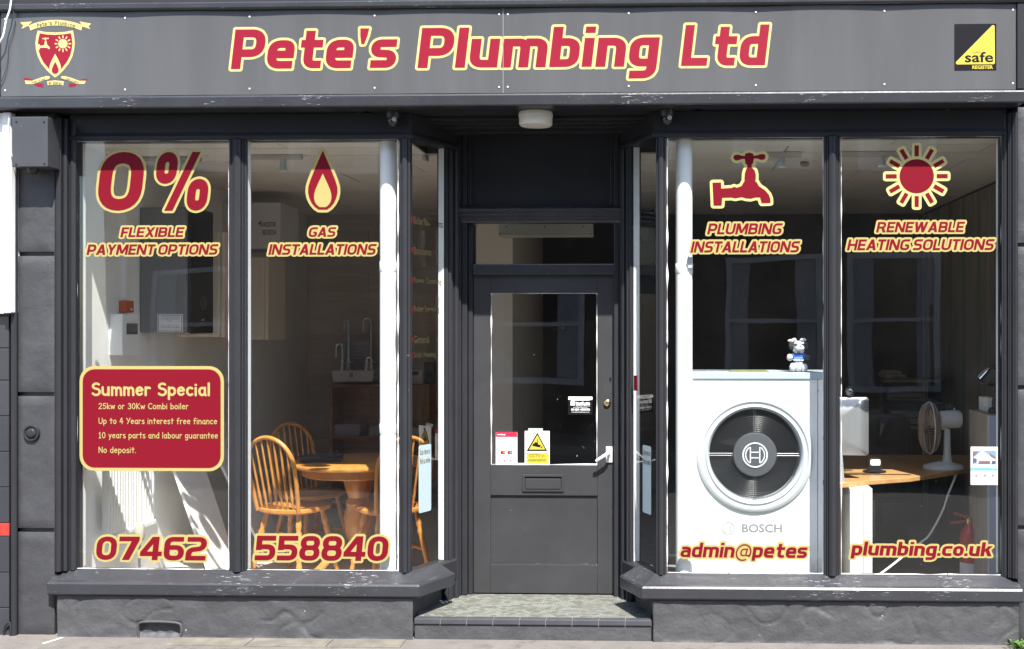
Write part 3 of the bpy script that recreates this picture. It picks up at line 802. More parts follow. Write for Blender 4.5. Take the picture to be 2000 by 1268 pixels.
# flaking putty beads along the glazing edges
def bead(win, pts, r, seed):
    rr = random.Random(seed); out = []; rad = []
    for a, b in zip(pts, pts[1:]):
        a = Vector(a); b = Vector(b); n = max(2, int((b - a).length / .012))
        for k in range(n):
            out.append(a + (b - a) * k / n); rad.append(r * max(.15, .55 + noise.noise(Vector((seed, 0, (a + (b - a) * k / n).length * 9))) * 1.3))
    out.append(Vector(pts[-1])); rad.append(r)
    MB().tube(out, rad, 5).build('putty_bead', PUTTY, win, fixn=False)
yb = -.002
for u, win, sd, r in ((150, win1, 1, .004), (446.5, win1, 2, .0022), (482, win1, 3, .0042), (777.5, win1, 4, .007), (1303, win2, 5, .006), (1608, win2, 6, .004), (1643, win2, 7, .004), (1955.5, win2, 8, .003)):
    x = PX(u, yb); bead(win, [(x, yb, ZS + .004), (x, yb, ZH - .004)], r, sd)
for u0, u1, win, sd in ((151, 446, win1, 11), (483, 777, win1, 12), (1305, 1607, win2, 13), (1644, 1955, win2, 14)):
    bead(win, [(PX(u0, yb), yb, ZS + .006), (PX(u1, yb), yb, ZS + .006)], .0055 if sd > 12 else .0035, sd)
    bead(win, [(PX(u0, yb), yb, ZH - .002), (PX(u1, yb), yb, ZH - .002)], .0025, sd + 10)

# ---- lettering on the glass (vinyl on the outer face)
YV = -.0016
def letter_part(name, paneo, fn, label=None, mats=(RED, CREAM)):
    mb = MB(); fn(mb); o = mb.build(name, list(mats), paneo, fixn=False); tag(o, label); return o
BD = .0112
def t_(text, u0, u1, vt, vb, border=BD, ls=.07, sh=12): return lambda mb: vinyl_text(mb, text, u0, u1, vt, vb, YV, border=border, ls=ls, shear=sh, nib=(.108, .093) if border < .0115 else (.115, .098))
letter_part('window_lettering', p1, (lambda mb: (vinyl_text(mb, '0', 192, 281, 297, 411.5, YV, border=.0155, shear=6.5), vinyl_text(mb, '%', 305, 407, 297, 411.5, YV, border=.0145, shear=7))), 'large red 0% sign edged in cream')
letter_part('window_lettering', p1, t_('FLEXIBLE', 235, 361, 444, 463), 'red words flexible edged in cream')
letter_part('window_lettering', p1, t_('PAYMENT OPTIONS', 169, 427, 477.5, 497.5), 'red words payment options edged in cream')
letter_part('window_lettering', p1, t_('07462', 188, 404.5, 1048.5, 1094, .0135, sh=6), 'red telephone digits 07462 edged in cream')
letter_part('window_lettering', p2, t_('GAS', 603, 657, 444, 462.5), 'red word gas edged in cream')
letter_part('window_lettering', p2, t_('INSTALLATIONS', 524, 736, 477, 497.5), 'red word installations under the flame')
letter_part('window_lettering', p2, t_('558840', 497, 759, 1047, 1095, .0135, sh=6), 'red telephone digits 558840 edged in cream')
letter_part('window_lettering', p3, t_('PLUMBING', 1381, 1529, 436.5, 457.5), 'red word plumbing edged in cream')
letter_part('window_lettering', p3, t_('INSTALLATIONS', 1348.5, 1563, 471.5, 493), 'red word installations under the tap')
letter_part('window_lettering', p3, t_('admin@petes', 1329, 1577.5, 1060.5, 1089, sh=9), 'red words admin@petes edged in cream')
letter_part('window_lettering', p4, t_('RENEWABLE', 1711, 1885, 433.5, 453.5), 'red word renewable edged in cream')
letter_part('window_lettering', p4, t_('HEATING SOLUTIONS', 1654, 1943, 467.5, 488.5), 'red words heating solutions edged in cream')
letter_part('window_lettering', p4, t_('plumbing.co.uk', 1661, 1939, 1058.5, 1085.5, .0115, sh=9), 'red words plumbing.co.uk edged in cream')

def drop(mb):
    def zo(pts): return [(440 + x / 2.881, 260 + y / 2.881) for x, y in pts]
    def sym(pts, cx): return pts + [(2 * cx - x, y) for x, y in reversed(pts)]
    o_ = pxpoly(zo(sym([(549, 98), (562, 128), (577, 162), (600, 218), (620, 268), (631, 305), (632, 335), (625, 365), (612, 394), (594, 416), (572, 431)], 549)), YV)
    i_ = pxpoly(zo(sym([(549, 228), (560, 252), (572, 277), (590, 318), (597, 345), (598, 366), (593, 388), (583, 404), (567, 417)], 549)), YV)
    lay(mb, grow(o_, .0165, False), YV, 1); lay(mb, [o_], YV - .001, 0); lay(mb, [i_], YV - .002, 1)
letter_part('flame_emblem', p2, drop, 'red and cream flame emblem')
TAP = [(518, 353), (568, 352), (570, 388), (600, 386), (632, 384), (645, 377), (662, 383), (690, 372), (702, 350), (708, 343), (706, 335), (708, 300), (716, 274), (724, 262), (722, 248), (712, 240), (708, 212),
       (690, 214), (665, 222), (648, 219), (640, 203), (648, 190), (668, 187), (695, 195), (708, 196), (712, 182), (735, 176), (757, 182), (761, 195), (780, 192), (805, 184), (824, 185), (832, 200), (824, 216), (805, 219), (780, 210), (762, 210),
       (756, 240), (748, 248), (748, 262), (766, 280), (773, 305), (773, 335), (768, 343), (778, 350), (792, 374), (828, 398), (850, 424), (859, 450), (860, 472), (808, 474), (798, 440), (770, 440), (745, 447), (715, 445), (690, 438), (650, 445), (630, 440), (575, 442), (572, 488), (524, 488)]
def tapf(mb):
    o_ = pxpoly([(1220 + x / 3.018, 240 + y / 3.018) for x, y in TAP], YV)
    lay(mb, grow(o_, .0165, False), YV, 1); lay(mb, [o_], YV - .0012, 0)
letter_part('tap_emblem', p3, tapf, 'red water tap emblem edged in cream', (RED, CREAM2))
def sunf(mb, c=(1790.4, 344.3), k=1.0, Y=YV, b=.0165, mi=(0, 1), red=True):
    cc = P(c[0], c[1], Y); s = k / 345.0
    def q(a, r, w): return (cc.x + (r * math.sin(a) + w * math.cos(a)) * s, cc.z + (r * math.cos(a) - w * math.sin(a)) * s)
    rays = [[q(R(30 * i), 38.5, -4), q(R(30 * i), 59.5, -4), q(R(30 * i), 59.5, 4), q(R(30 * i), 38.5, 4)] for i in range(12)]
    dsc = disc((cc.x, cc.z), 33 * s, 40)
    if b: lay(mb, [disc((cc.x, cc.z), 33 * s + b, 40)] + [x for r_ in rays for x in grow(r_, b)], Y, mi[1])
    lay(mb, [dsc] + rays, Y - (.0012 if b else 0), mi[0])
letter_part('sun_emblem', p4, sunf, 'red sun emblem with twelve rays edged in cream', (RED, CREAM2))

# lettering on the splayed panes (seen from the side)
def splay_lettering(SP, mirror, lines):
    O, E, Nn, gp = SP
    for txt, v, w in lines:
        mb = MB(); zc = P(835, v, .15).z
        x0, x1 = (.035, .035 + w)
        sans(mb, txt, x0, x1, zc + .022, zc - .022, .0016, 0, bold=.012, frame=(O, E, Nn), mirror=mirror)
        mb.build('window_lettering', [M('faded_lettering', (0.035, 0.028, 0.008), rough=.7)], gp, fixn=False)
        b = MB(); xr = .014 
        b.add([tuple(O + E * (xr + dx) + Nn * .0018 + Vector((0, 0, zc + dz))) for dx, dz in ((0, -.016), (.014, -.016), (.014, .016), (0, .016))], [(0, 1, 2, 3)])
        b.build('bullet_mark', [RED], gp, fixn=False)
splay_lettering(SP1, False, [('Boiler Installations', 434, .285), ('Bathrooms', 492, .17), ('Power Cleansing', 550, .27), ('Boiler Servicing', 605, .25), ('General', 663, .15), ('Solar Heating', 694, .22)])
# ================================================================== DOORWAY
dsur = thing('door_surround', ((B1.x + B2.x) / 2, .45, .125), 'dark timber door surround with cornice, fanlight and black panel above the door', 'door frame')
YD = .48
def zd(v, Y=YD): return PZ(v, Y, 1062)
Z_ST = .130
xj0, xj1 = PX(925, YD), PX(1200, YD)
# jambs: stepped mouldings from the splay posts to the leaf
def jamb(x0, x1, y0, z1): MB().box(x0, x1, y0, .56, Z_ST, z1).build('jamb', PAINT, dsur, bevel=.006)
zc0 = zd(430, .40); ztop = ZSOF - .006
xa = B1.x - .004; xb = B2.x + .004
jamb(xa - .06, xa + .035, .425, ztop); jamb(xa + .036, xa + .07, .44, ztop); jamb(xa + .071, xj0 - .003, .465, zd(437))
jamb(xb - .035, xb + .06, .425, ztop); jamb(xb - .07, xb - .036, .44, ztop); jamb(xj1 + .003, xb - .071, .465, zd(437))
# transom between leaf and fanlight
MB().box(xj0 - .002, xj1 + .002, .452, .56, zd(537), zd(516)).build('transom', PAINT_CHIP, dsur, bevel=.006)
# fanlight glass and its bead
fg = pane(PX(924, .5), PX(1201, .5), dsur, zd(517), zd(436), y=.50, name='fanlight_glass')
# cornice over the fanlight
zz = zd(437)
MB().sweep([(xa - .012, .45), (xb + .012, .45)], [(-.06, zz), (.012, zz), (.02, zz + .014), (.02, zz + .03), (.034, zz + .04), (.034, zz + .054), (.05, zz + .066), (.05, zz + .082), (.026, zz + .1), (-.06, zz + .105)]).build('cornice', PAINT_CHIP, dsur, bevel=.003)
MB().box(xa + .07, xb - .07, .475, .56, zz + .104, ztop).build('over_panel', PAINT, dsur)
for x0, x1 in ((xa + .0705, xa + .095), (xb - .095, xb - .0705)): MB().box(x0, x1, .455, .4749, zz + .106, ztop - .002).build('panel_moulding', PAINT, dsur, bevel=.004)
MB().box(xa + .0955, xb - .0955, .455, .4749, ztop - .03, ztop - .002).build('panel_moulding', PAINT, dsur, bevel=.004)
# soffit of the recess with stepped mouldings
sp = [(A1.x - .25, -.10), (A2.x + .25, -.10), (B2.x + .09, .5), (B1.x - .09, .5)]
MB().prism(sp, ZSOF + .001, ZSOF + .06).build('soffit', PAINT, dsur)
for k, (yy, h) in enumerate(((.10, .02), (.17, .03), (.25, .04), (.33, .055))):
    MB().box(A1.x + .04 + k * .03, A2.x - .04 - k * .03, yy, yy + .07, ZSOF - h, ZSOF + .0005).build('soffit_moulding', PAINT, dsur, bevel=.004)
# dark lining of walls over the splay side (between head and soffit) comes from the head boards

# ------------------------------------------------------------------ the door leaf
door = thing('shop_door', (xj0, YD, Z_ST + .008), 'grey panelled shop door with tall glass, letterbox and white lever handle', 'door')
xg0, xg1 = PX(958, YD), PX(1167, YD); zg0, zg1 = zd(909), zd(572); zb = Z_ST + .008; zt = zd(536.5)
zl = zd(968); zlb = zd(1103)
DY = .53
MB().box(xj0, xg0, YD, DY, zb, zt).build('stile', DOORP, door, bevel=.002)
MB().box(xg1, xj1, YD, DY, zb, zt).build('stile', DOORP, door, bevel=.002)
MB().box(xg0 + .0005, xg1 - .0005, YD, DY, zg1, zt).build('top_rail', DOORP, door, bevel=.002)
MB().box(xg0 + .0005, xg1 - .0005, YD, DY, zl, zg0).build('lock_rail', DOORP, door, bevel=.002)
MB().box(xg0 + .0005, xg1 - .0005, YD, DY, zb, zlb).build('bottom_rail', DOORP, door, bevel=.002)
MB().box(xg0 + .0005, xg1 - .0005, YD + .012, DY - .01, zlb, zl).build('lower_panel', DOORP, door)
e = MB(); e.xzprism([(xg0 + .001, zlb), (xg1 - .001, zlb), (xg1 - .001, zlb + .006), (xg0 + .001, zlb + .006)], YD + .002, YD + .0118); e.build('panel_bead', PAINT_CHIP, door)
dg = pane(xg0 - .003, xg1 + .003, door, zg0 - .003, zg1 + .003, y=YD + .018, name='door_glass')
def dbead(pts, r, sd): bead(door, pts, r, sd)
yg = YD + .006
dbead([(xg0 + .004, yg, zg0 + .004), (xg0 + .004, yg, zg1 - .004)], .006, 31); dbead([(xg1 - .004, yg, zg0 + .004), (xg1 - .004, yg, zg1 - .004)], .0052, 32)
dbead([(xg0 + .004, yg, zg0 + .004), (xg1 - .004, yg, zg0 + .004)], .007, 33); dbead([(xg0 + .004, yg, zg1 - .003), (xg1 - .004, yg, zg1 - .003)], .003, 34)
# letterbox
lb0, lb1, lbt, lbb = PX(1021, YD), PX(1101, YD), zd(927), zd(960)
l = MB(); w = .012
l.box(lb0, lb1, YD - .008, YD - .0003, lbt - w, lbt); l.box(lb0, lb1, YD - .008, YD - .0003, lbb, lbb + w); l.box(lb0, lb0 + w, YD - .008, YD - .0003, lbb + w, lbt - w); l.box(lb1 - w, lb1, YD - .008, YD - .0003, lbb + w, lbt - w)
lo = l.build('letterbox', DOORP, door, bevel=.0015)
MB().box(lb0 + w + .008, lb1 - w - .008, YD - .010, YD - .0004, lbb + w + .004, lbt - w - .012).build('flap', DOORP, lo, bevel=.002)
MB().box(lb0 + w + .008, lb1 - w - .008, YD - .0012, YD - .0003, lbt - w - .0095, lbt - w - .0045).build('slot', BLACK, lo)
# brass lock cylinder, keyhole
kc = P(1186, 787, YD)
MB().lathe([(.023, 0), (.023, -.006), (.019, -.012), (.012, -.016), (.0, -.017)], (kc.x, YD - .0003, kc.z), 'Y', 24).build('lock_cylinder', BRASS, door)
kh = P(1192, 741, YD); h = MB()
h.lathe([(.007, 0), (.007, -.0015), (0, -.0016)], (kh.x, YD - .0003, kh.z + .004), 'Y', 12); h.box(kh.x - .003, kh.x + .003, YD - .0014, YD - .0003, kh.z - .014, kh.z + .001)
h.build('keyhole', BLACK, door)
# lever handle on its back plate
hp0, hp1, ht, hb_ = PX(1183.5, YD), PX(1196, YD), zd(872), zd(903)
ho = MB().box(hp0, hp1, YD - .010, YD - .0003, hb_, ht).build('handle_plate', WHITEP, door, bevel=.004)
hc = P(1190, 884, YD)
MB().tube([(hc.x, YD - .008, hc.z), (hc.x, YD - .05, hc.z), (hc.x - .015, YD - .058, hc.z - .005), (hc.x - .06, YD - .058, hc.z - .035), (hc.x - .075, YD - .052, hc.z - .046)], [.010, .010, .0105, .0095, .009], 12).build('lever', WHITEP, ho)

# ------------------------------------------------------------------ stickers on the door glass (their own things)
YG = YD + .018 - .0016
def card(name, u0, u1, vt, vb, Y, label, cat, m=PAPER, fn=None, mats=None, th=.0006):
    a, b = P(u0, vb, Y), P(u1, vt, Y)
    t = thing(name, ((a.x + b.x) / 2, Y, a.z), label, cat)
    MB().box(a.x, b.x, Y - th, Y, a.z, b.z).build('sheet', m, t)
    if fn:
        for nm, f, mm in fn:
            mb = MB(); f(mb, Y - th - .0006); mb.build(nm, mm, t, fixn=False)
    return t
def rect(mb, u0, u1, vt, vb, Y, mi=0):
    a, b = P(u0, vb, Y), P(u1, vt, Y)
    mb.add([(a.x, Y, a.z), (b.x, Y, a.z), (b.x, Y, b.z), (a.x, Y, b.z)], [(0, 1, 2, 3)], mi)
PINK = M('pink_red_print', (0.42, 0.015, 0.05), rough=0.5); ORNG = M('orange_print', (0.8, 0.3, 0.05), rough=0.5); BLUE = M('blue_print', (0.03, 0.1, 0.3), rough=0.5); CYAN = M('pale_blue_print', (0.13, 0.33, 0.42), rough=0.5); LGREY = M('light_grey_print', (0.22, 0.23, 0.25), rough=0.6)
def pay(mb, Y):
    rect(mb, 968.7, 1010, 844, 853.6, Y, 0)
    for u0, u1, v0, v1, mi in ((976, 1003, 858, 858.7, 4), (979, 989, 866.5, 867.5, 4), (992, 1001, 866, 867, 4), (978, 988, 873.5, 874.5, 4), (978, 988, 876, 876.8, 4), (991, 1002, 872.5, 873.6, 5), (991.5, 1001, 875.5, 876.6, 5), (976, 989, 891, 891.8, 4), (995, 998, 890, 896, 4)):
        rect(mb, u0, u1, v0, v1, Y, mi)
    for u in (978, 991): rect(mb, u, u + 9.6, 881, 887, Y, 3)
    for u, mi in ((981.5, 0), (994.5, 0)): lay(mb, [disc((P(u, 884, Y).x, P(u, 884, Y).z), .006, 12)], Y - .0004, mi)
    for u, mi in ((985, 1), (998, 2)): lay(mb, [disc((P(u, 884, Y).x, P(u, 884, Y).z), .006, 12)], Y - .0006, mi)
    for u, mi in ((981, 2), (984.5, 0), (994, 4), (996, 4)): rect(mb, u, u + 3, 898.5, 902, Y, mi)
    sans(mb, 'worldpay', 971, 987.5, 847.3, 850.8, Y - .0006, 6, bold=.02)
card('payment_sticker', 968.5, 1010.3, 844, 907.5, YG, 'white card payment sticker with pink red top band in lower door glass', 'sticker', fn=[('print', pay, [PINK, ORNG, CYAN, BLACK, LGREY, BLUE, WHITEP])])
def cctv(mb, Y):
    tri = pxpoly([(1049.5, 845), (1068.8, 881), (1028.6, 881)], Y); lay(mb, grow(tri, .0008), Y, 1)
    lay(mb, [pxpoly([(1049.5, 849.5), (1065, 878.2), (1033, 878.2)], Y)], Y - .0005, 0)
    rect(mb, 1028, 1072, 884, 905.5, Y, 0)
    Yb = Y - .001
    lay(mb, [pxpoly([(1041, 866), (1056.5, 869.5), (1054, 874), (1040, 871)], Yb), pxpoly([(1057, 872), (1059.5, 873), (1058.5, 875.5), (1055.5, 874)], Yb), pxpoly([(1049.4, 857.5), (1050.4, 857.5), (1050.6, 868), (1049.2, 868)], Yb), pxpoly([(1044.5, 863.5), (1051, 865), (1050.5, 868), (1044, 867)], Yb)], Yb, 1)
    sans(mb, 'CCTV in', 1033.5, 1063.5, 887, 893.2, Yb, 2, bold=.015); sans(mb, 'operation', 1031.5, 1066, 895.5, 903, Yb, 2, bold=.015)
card('warning_sign', 1025, 1073.5, 842, 908, YG, 'yellow and white triangle warning sign reading CCTV in operation', 'sign', fn=[('print', cctv, [YELLOW, BLACK, M('ochre_print', (0.18, 0.15, 0.01), rough=0.6)])])
MB()
card('taped_card', 1032, 1060, 836.8, 842.5, YG + .024, 'blank white card edge behind the camera warning sign', 'card', m=M('grey_card', (0.6, 0.62, 0.58), rough=0.7))
def tit(mb, Y):
    rect(mb, 1110, 1157, 775, 781, Y, 0); rect(mb, 1114.5, 1123, 783.5, 792, Y, 0)
    sans(mb, 'WARNING', 1120, 1146, 776.2, 779.9, Y - .0005, 1, bold=.01); sans(mb, 'Ti', 1116, 1121, 784.8, 790.8, Y - .0005, 1, bold=.03)
    sans(mb, 'tanium', 1124.2, 1152, 784, 792, Y, 0, bold=.025); sans(mb, 'security solutions', 1124.5, 1152, 792.4, 794.4, Y, 0, bold=.01)
    sans(mb, '24/7 Rapid Response', 1119.5, 1147, 795.3, 797.3, Y, 0, bold=.01)
    sans(mb, '01424 400092', 1115.5, 1152, 798, 802.2, Y, 0, bold=.03); sans(mb, 'www.titaniumsecurity.co.uk', 1116, 1151, 804, 806.4, Y, 0, bold=.008)
    rect(mb, 1115, 1152, 781.8, 782.5, Y, 0)
card('security_sticker', 1110, 1157, 775, 810, YG, 'small black security sticker with white lettering near the brass lock', 'sticker', m=BLACK, fn=[('print', tit, [WHITEP, BLACK])])

# ------------------------------------------------------------------ tiled doorstep
step = thing('door_step', (PX(1040, 0), .2, 0), 'tiled doorstep of mosaic edged with dark tiles before the door', 'step')
MOS = bpy.data.materials.new('green_grey_mosaic'); MOS.use_nodes = True
_t = MOS.node_tree; _b = _t.nodes['Principled BSDF']
_tc = _t.nodes.new('ShaderNodeTexCoord'); _br = _t.nodes.new('ShaderNodeTexBrick'); _br.inputs['Scale'].default_value = 1.0
_br.inputs['Brick Width'].default_value = .034; _br.inputs['Row Height'].default_value = .026; _br.inputs['Mortar Size'].default_value = .0018
_br.inputs['Color1'].default_value = (.165, .172, .152, 1); _br.inputs['Color2'].default_value = (.052, .064, .056, 1); _br.inputs['Mortar'].default_value = (0.083, 0.077, 0.066, 1); _br.inputs['Bias'].default_value = -.25
_t.links.new(_tc.outputs['Object'], _br.inputs['Vector'])
_nz = _t.nodes.new('ShaderNodeTexNoise'); _nz.inputs['Scale'].default_value = 14; _nz.inputs['Detail'].default_value = 4; _t.links.new(_tc.outputs['Object'], _nz.inputs['Vector'])
_mx = _t.nodes.new('ShaderNodeMix'); _mx.data_type = 'RGBA'; _mx.blend_type = 'MIX'; _mr = _t.nodes.new('ShaderNodeMapRange'); _mr.inputs['From Min'].default_value = .5; _mr.inputs['From Max'].default_value = 1.0
_t.links.new(_nz.outputs['Fac'], _mr.inputs[0]); _t.links.new(_mr.outputs[0], _mx.inputs[0]); _t.links.new(_br.outputs['Color'], _mx.inputs[6]); _mx.inputs[7].default_value = (0.083, 0.072, 0.055, 1)
_t.links.new(_mx.outputs[2], _b.inputs['Base Color']); _b.inputs['Roughness'].default_value = .6
sx0, sx1 = PX(808, -.10), PX(1273, -.10)
bx0, bx1 = PX(872, .5) , PX(1228, .5)
MB().prism([(sx0 + .004, -.045), (sx1 - .004, -.045), (bx1 + .12, .58), (bx0 - .12, .58)], .0, Z_ST).build('mosaic_top', MOS, step)
MB().box(sx0 + .002, sx1 - .002, -.090, -.0451, .0, Z_ST - .032).build('step_riser', RENDERM, step, bevel=.004)
ET = M('dark_step_tile', (0.055, 0.057, 0.066), rough=0.35, var=0.15, bump=0.1)
n = 9; wt = (sx1 - sx0) / n
me = None
for i in range(n):
    x0 = sx0 + wt * i
    if me is None:
        o = MB().box(x0 + .0015, x0 + wt - .0015, -.098, -.0455, Z_ST - .031, Z_ST + .002).build('edge_tile', ET, step, bevel=.005); me = o; X00 = x0
    else:
        o = me.copy(); col.objects.link(o); o.parent = step; o.location.x = x0 - X00
MB().box(sx0 + .001, sx1 - .001, -.0925, -.046, Z_ST - .0315, Z_ST - .004).build('tile_joint', M('pale_grout', (0.2, 0.195, 0.18), rough=0.9), step)
lf = MB(); 
for i, (u, v) in enumerate(((864, 1178), (870, 1180), (858, 1184))): lf.ball((P(u, v, .25).x, .25 + .02 * i, Z_ST + .004), (.012, .006, .004), 8, fuzz=.4, seed=i)
tag(lf.build('paper_scrap', PAPER, None), 'tiny white paper scraps on the left edge of the step', 'litter', kind='stuff')

# ------------------------------------------------------------------ rendered walls under the sills
def riser(name, path, label, recess=None):
    t = thing(name, (path[0][0], 0, 0), label, 'wall')
    mb = MB(); ztop = ZS - .126; cols = []
    pts = [Vector(p) for p in path]
    for i in range(len(pts) - 1):
        d = pts[i + 1] - pts[i]; L_ = d.length; d = d / L_; nrm = Vector((d.y, -d.x)); n_ = max(2, int(L_ / .012))
        for k in range(n_ + (1 if i == len(pts) - 2 else 0)): cols.append((pts[i] + d * L_ * k / n_, nrm))
    nz = 24; vs = []
    for c, nrm in cols:
        for j in range(nz + 1):
            zz_ = ztop * j / nz
            dsp = .0055 * noise.noise(Vector((c.x * 3, c.y * 3, zz_ * 4))) + .0040 * noise.noise(Vector((c.x * 11, c.y * 11, zz_ * 14))) + .012 * max(0, 1 - j / 2.2) * (0.6 + noise.noise(Vector((c.x * 5, 0, 0))))
            ck = abs(noise.noise(Vector((c.x * 4.5 + 7, c.y, zz_ * 6))))
            if ck < .05 and noise.noise(Vector((c.x * 1.7, 3, zz_ * 2))) > .08: dsp -= .007 * (1 - ck / .05)
            dsp += .006 * max(0, noise.noise(Vector((c.x * 7, 9, zz_ * 10))) - .15)
            if recess and recess[0] < c.x < recess[1] and recess[2] < zz_ < recess[3]: dsp = -.022 + .008 * noise.noise(Vector((c.x * 30, 1, zz_ * 30)))
            q = c + nrm * dsp; vs.append((q.x, q.y, zz_))
    m_ = nz + 1
    fs = [(i * m_ + j, (i + 1) * m_ + j, (i + 1) * m_ + j + 1, i * m_ + j + 1) for i in range(len(cols) - 1) for j in range(nz)]
    mb.add(vs, fs, 0, True); mb.build('rendered_face', RENDERM, t, fixn=False)
    # solid core behind the uneven face
    inner = [tuple(p) for p in path]; core = MB().sweep(inner, [(-.03, .0), (-.03, ztop - .003), (-.12, ztop - .003), (-.12, .0)]); core.build('core', RENDERM, t)
    return t
def offs(path, o):
    pts = [Vector(p) for p in path]; out = []
    for i in range(len(pts)):
        d0 = (pts[i] - pts[i - 1]).normalized() if i else (pts[1] - pts[0]).normalized(); d1 = (pts[i + 1] - pts[i]).normalized() if i < len(pts) - 1 else d0
        n0 = Vector((d0.y, -d0.x)); n1 = Vector((d1.y, -d1.x)); nn = (n0 + n1).normalized(); q = pts[i] + nn * o / max(.3, nn.dot(n0)); out.append((q.x, q.y))
    return out
riser('stall_riser', [(PX(112, -.105), -.105), (PX(806, -.105), -.105), (PX(806, -.105) - .02, -.045), (B1.x - .04, .42)], 'rough dark rendered wall under the left window with bricked vent recess', (PX(271, -.105), PX(352, -.105), .03, PZ(1216, -.105, 310)))
riser('stall_riser', [(B2.x + .035, .42), (PX(1275, -.105) + .02, -.045), (PX(1275, -.105), -.105), (PX(1990, -.105), -.105)], 'rough dark rendered wall with cracks under the right window')
# raised rim of the blocked vent
vb = thing('blocked_vent', (PX(311, -.1), -.1, .03), 'blocked air vent with raised rim low in the left wall', 'vent')
rim = [(PX(271, -.11), -.106, .012), (PX(269, -.11), -.108, PZ(1225, -.105, 310)), (PX(280, -.11), -.108, PZ(1215, -.105, 310)), (PX(343, -.11), -.108, PZ(1216, -.105, 310)), (PX(354, -.11), -.108, PZ(1226, -.105, 310)), (PX(352, -.11), -.106, .012)]
MB().tube(smooth_path(rim, 4), .0075, 8).build('rim', RENDERM, vb)

# ================================================================== FASCIA SIGN
YF = -.17
fs = thing('fascia_sign', (PX(1000, YF), YF, 3.0), 'long grey fascia sign with red and cream plumbing shop name and crest', 'sign')
zf0, zf1 = PZ(181.5, YF, 1000), PZ(15, YF, 1000)
zf0 = (PZ(186, YF, 100) + PZ(178.5, YF, 1900)) / 2; zf1 = (PZ(24, YF, 100) + PZ(9.5, YF, 1900)) / 2
xf0, xfm, xf1 = PX(3, YF), PX(983, YF), PX(1984, YF)
scu = [11, 245, 488, 732, 975], [992, 1228, 1476, 1727, 1978]
def bow(x, zz_, sxs):
    ds = min(abs(x - q_) for q_ in sxs); e_ = abs((zz_ - zf0) / (zf1 - zf0) - .5) * 2
    return .0050 * math.sin(min(1, ds / .34) * math.pi / 2) * (0.25 + .75 * e_ ** 2) + .0022 * noise.noise(Vector((x * 1.3, 0, zz_ * 2)))
def follow(mb, sxs):
    mb.v = [(a_, b_ - YL + (YF - .003 - bow(a_, c_, sxs)) - .0009, c_) for a_, b_, c_ in mb.v]; return mb
def bowed(x0, x1, sxs):
    mb = MB(); nx, nz = 100, 12; vs = []
    for i in range(nx + 1):
        x = x0 + (x1 - x0) * i / nx
        # bow between the fixing screws
        for j in range(nz + 1):
            zz_ = zf0 + (zf1 - zf0) * j / nz
            vs.append((x, YF - .003 - bow(x, zz_, sxs), zz_))
    m_ = nz + 1
    mb.add(vs, [(i * m_ + j, (i + 1) * m_ + j, (i + 1) * m_ + j + 1, i * m_ + j + 1) for i in range(nx) for j in range(nz)], 0, True)
    mb.box(x0 + .002, x1 - .002, YF, YF + .012, zf0 + .002, zf1 - .002)
    return mb
sx_l = [PX(u, YF) for u in scu[0]]; sx_r = [PX(u, YF) for u in scu[1]]
pan1 = bowed(xf0, xfm - .001, sx_l).build('sign_panel', FASCIA, fs, fixn=False)
pan2 = bowed(xfm + .001, xf1, sx_r).build('sign_panel', FASCIA, fs, fixn=False)
MB().box(xfm - .0018, xfm + .0018, YF - .0075, YF - .0035, zf0, zf1).build('panel_joint', M('joint_trim', (0.22, 0.22, 0.23), rough=0.4), fs)
scm = None
for u in scu[0] + scu[1]:
    for zz_ in (zf1 - .034, zf0 + .034):
        x = PX(u, YF)
        if scm is None: scm = MB().lathe([(.0045, 0), (.0045, -.001), (.003, -.0016), (0, -.0018)], (x, YF - .0046, zz_), 'Y', 12).build('screw', WHITEP, fs); x0s, z0s = x, zz_
        else:
            o = scm.copy(); col.objects.link(o); o.parent = fs; o.location = (x - x0s, 0, zz_ - z0s)
# timber mouldings round the panels
xe0, xe1 = PX(-160, YF), PX(1999, YF)
MB().sweep([(xe0, -.1), (xe1, -.1)], [(-.04, ZSOF + .002), (.085, ZSOF + .002), (.092, ZSOF + .008), (.094, zf0 - .016), (.088, zf0 - .006), (.074, zf0 - .002), (-.04, zf0 - .002)]).build('bottom_moulding', PAINT_CHIP, fs, bevel=.003)
MB().sweep([(xe0, -.1), (PX(2100, YF), -.1)], [(-.04, zf1 + .002), (.09, zf1 + .002), (.10, zf1 + .012), (.10, zf1 + .038), (.088, zf1 + .046), (-.04, zf1 + .048)]).build('top_moulding', PAINT_CHIP, fs, bevel=.003)
MB().box(xf1 + .002, xe1, YF - .018, -.07, zf0 + .0, zf1 + .001).build('end_moulding', PAINT, fs, bevel=.005)
MB().box(xe0, xe1, -.155, -.075, zf0 + .003, zf1).build('backing_board', DARK, fs)
MB().box(xe0, PX(2100, YF), -.075, .13, ZSOF + .065, 3.7).build('fascia_core', DARK, fs)
MB().box(xe0, A1.x - .255, -.1, .13, ZSOF + .003, ZSOF + .064).build('soffit_board', PAINT, fs); MB().box(A2.x + .255, xe1, -.1, .13, ZSOF + .003, ZSOF + .064).build('soffit_board', PAINT, fs)
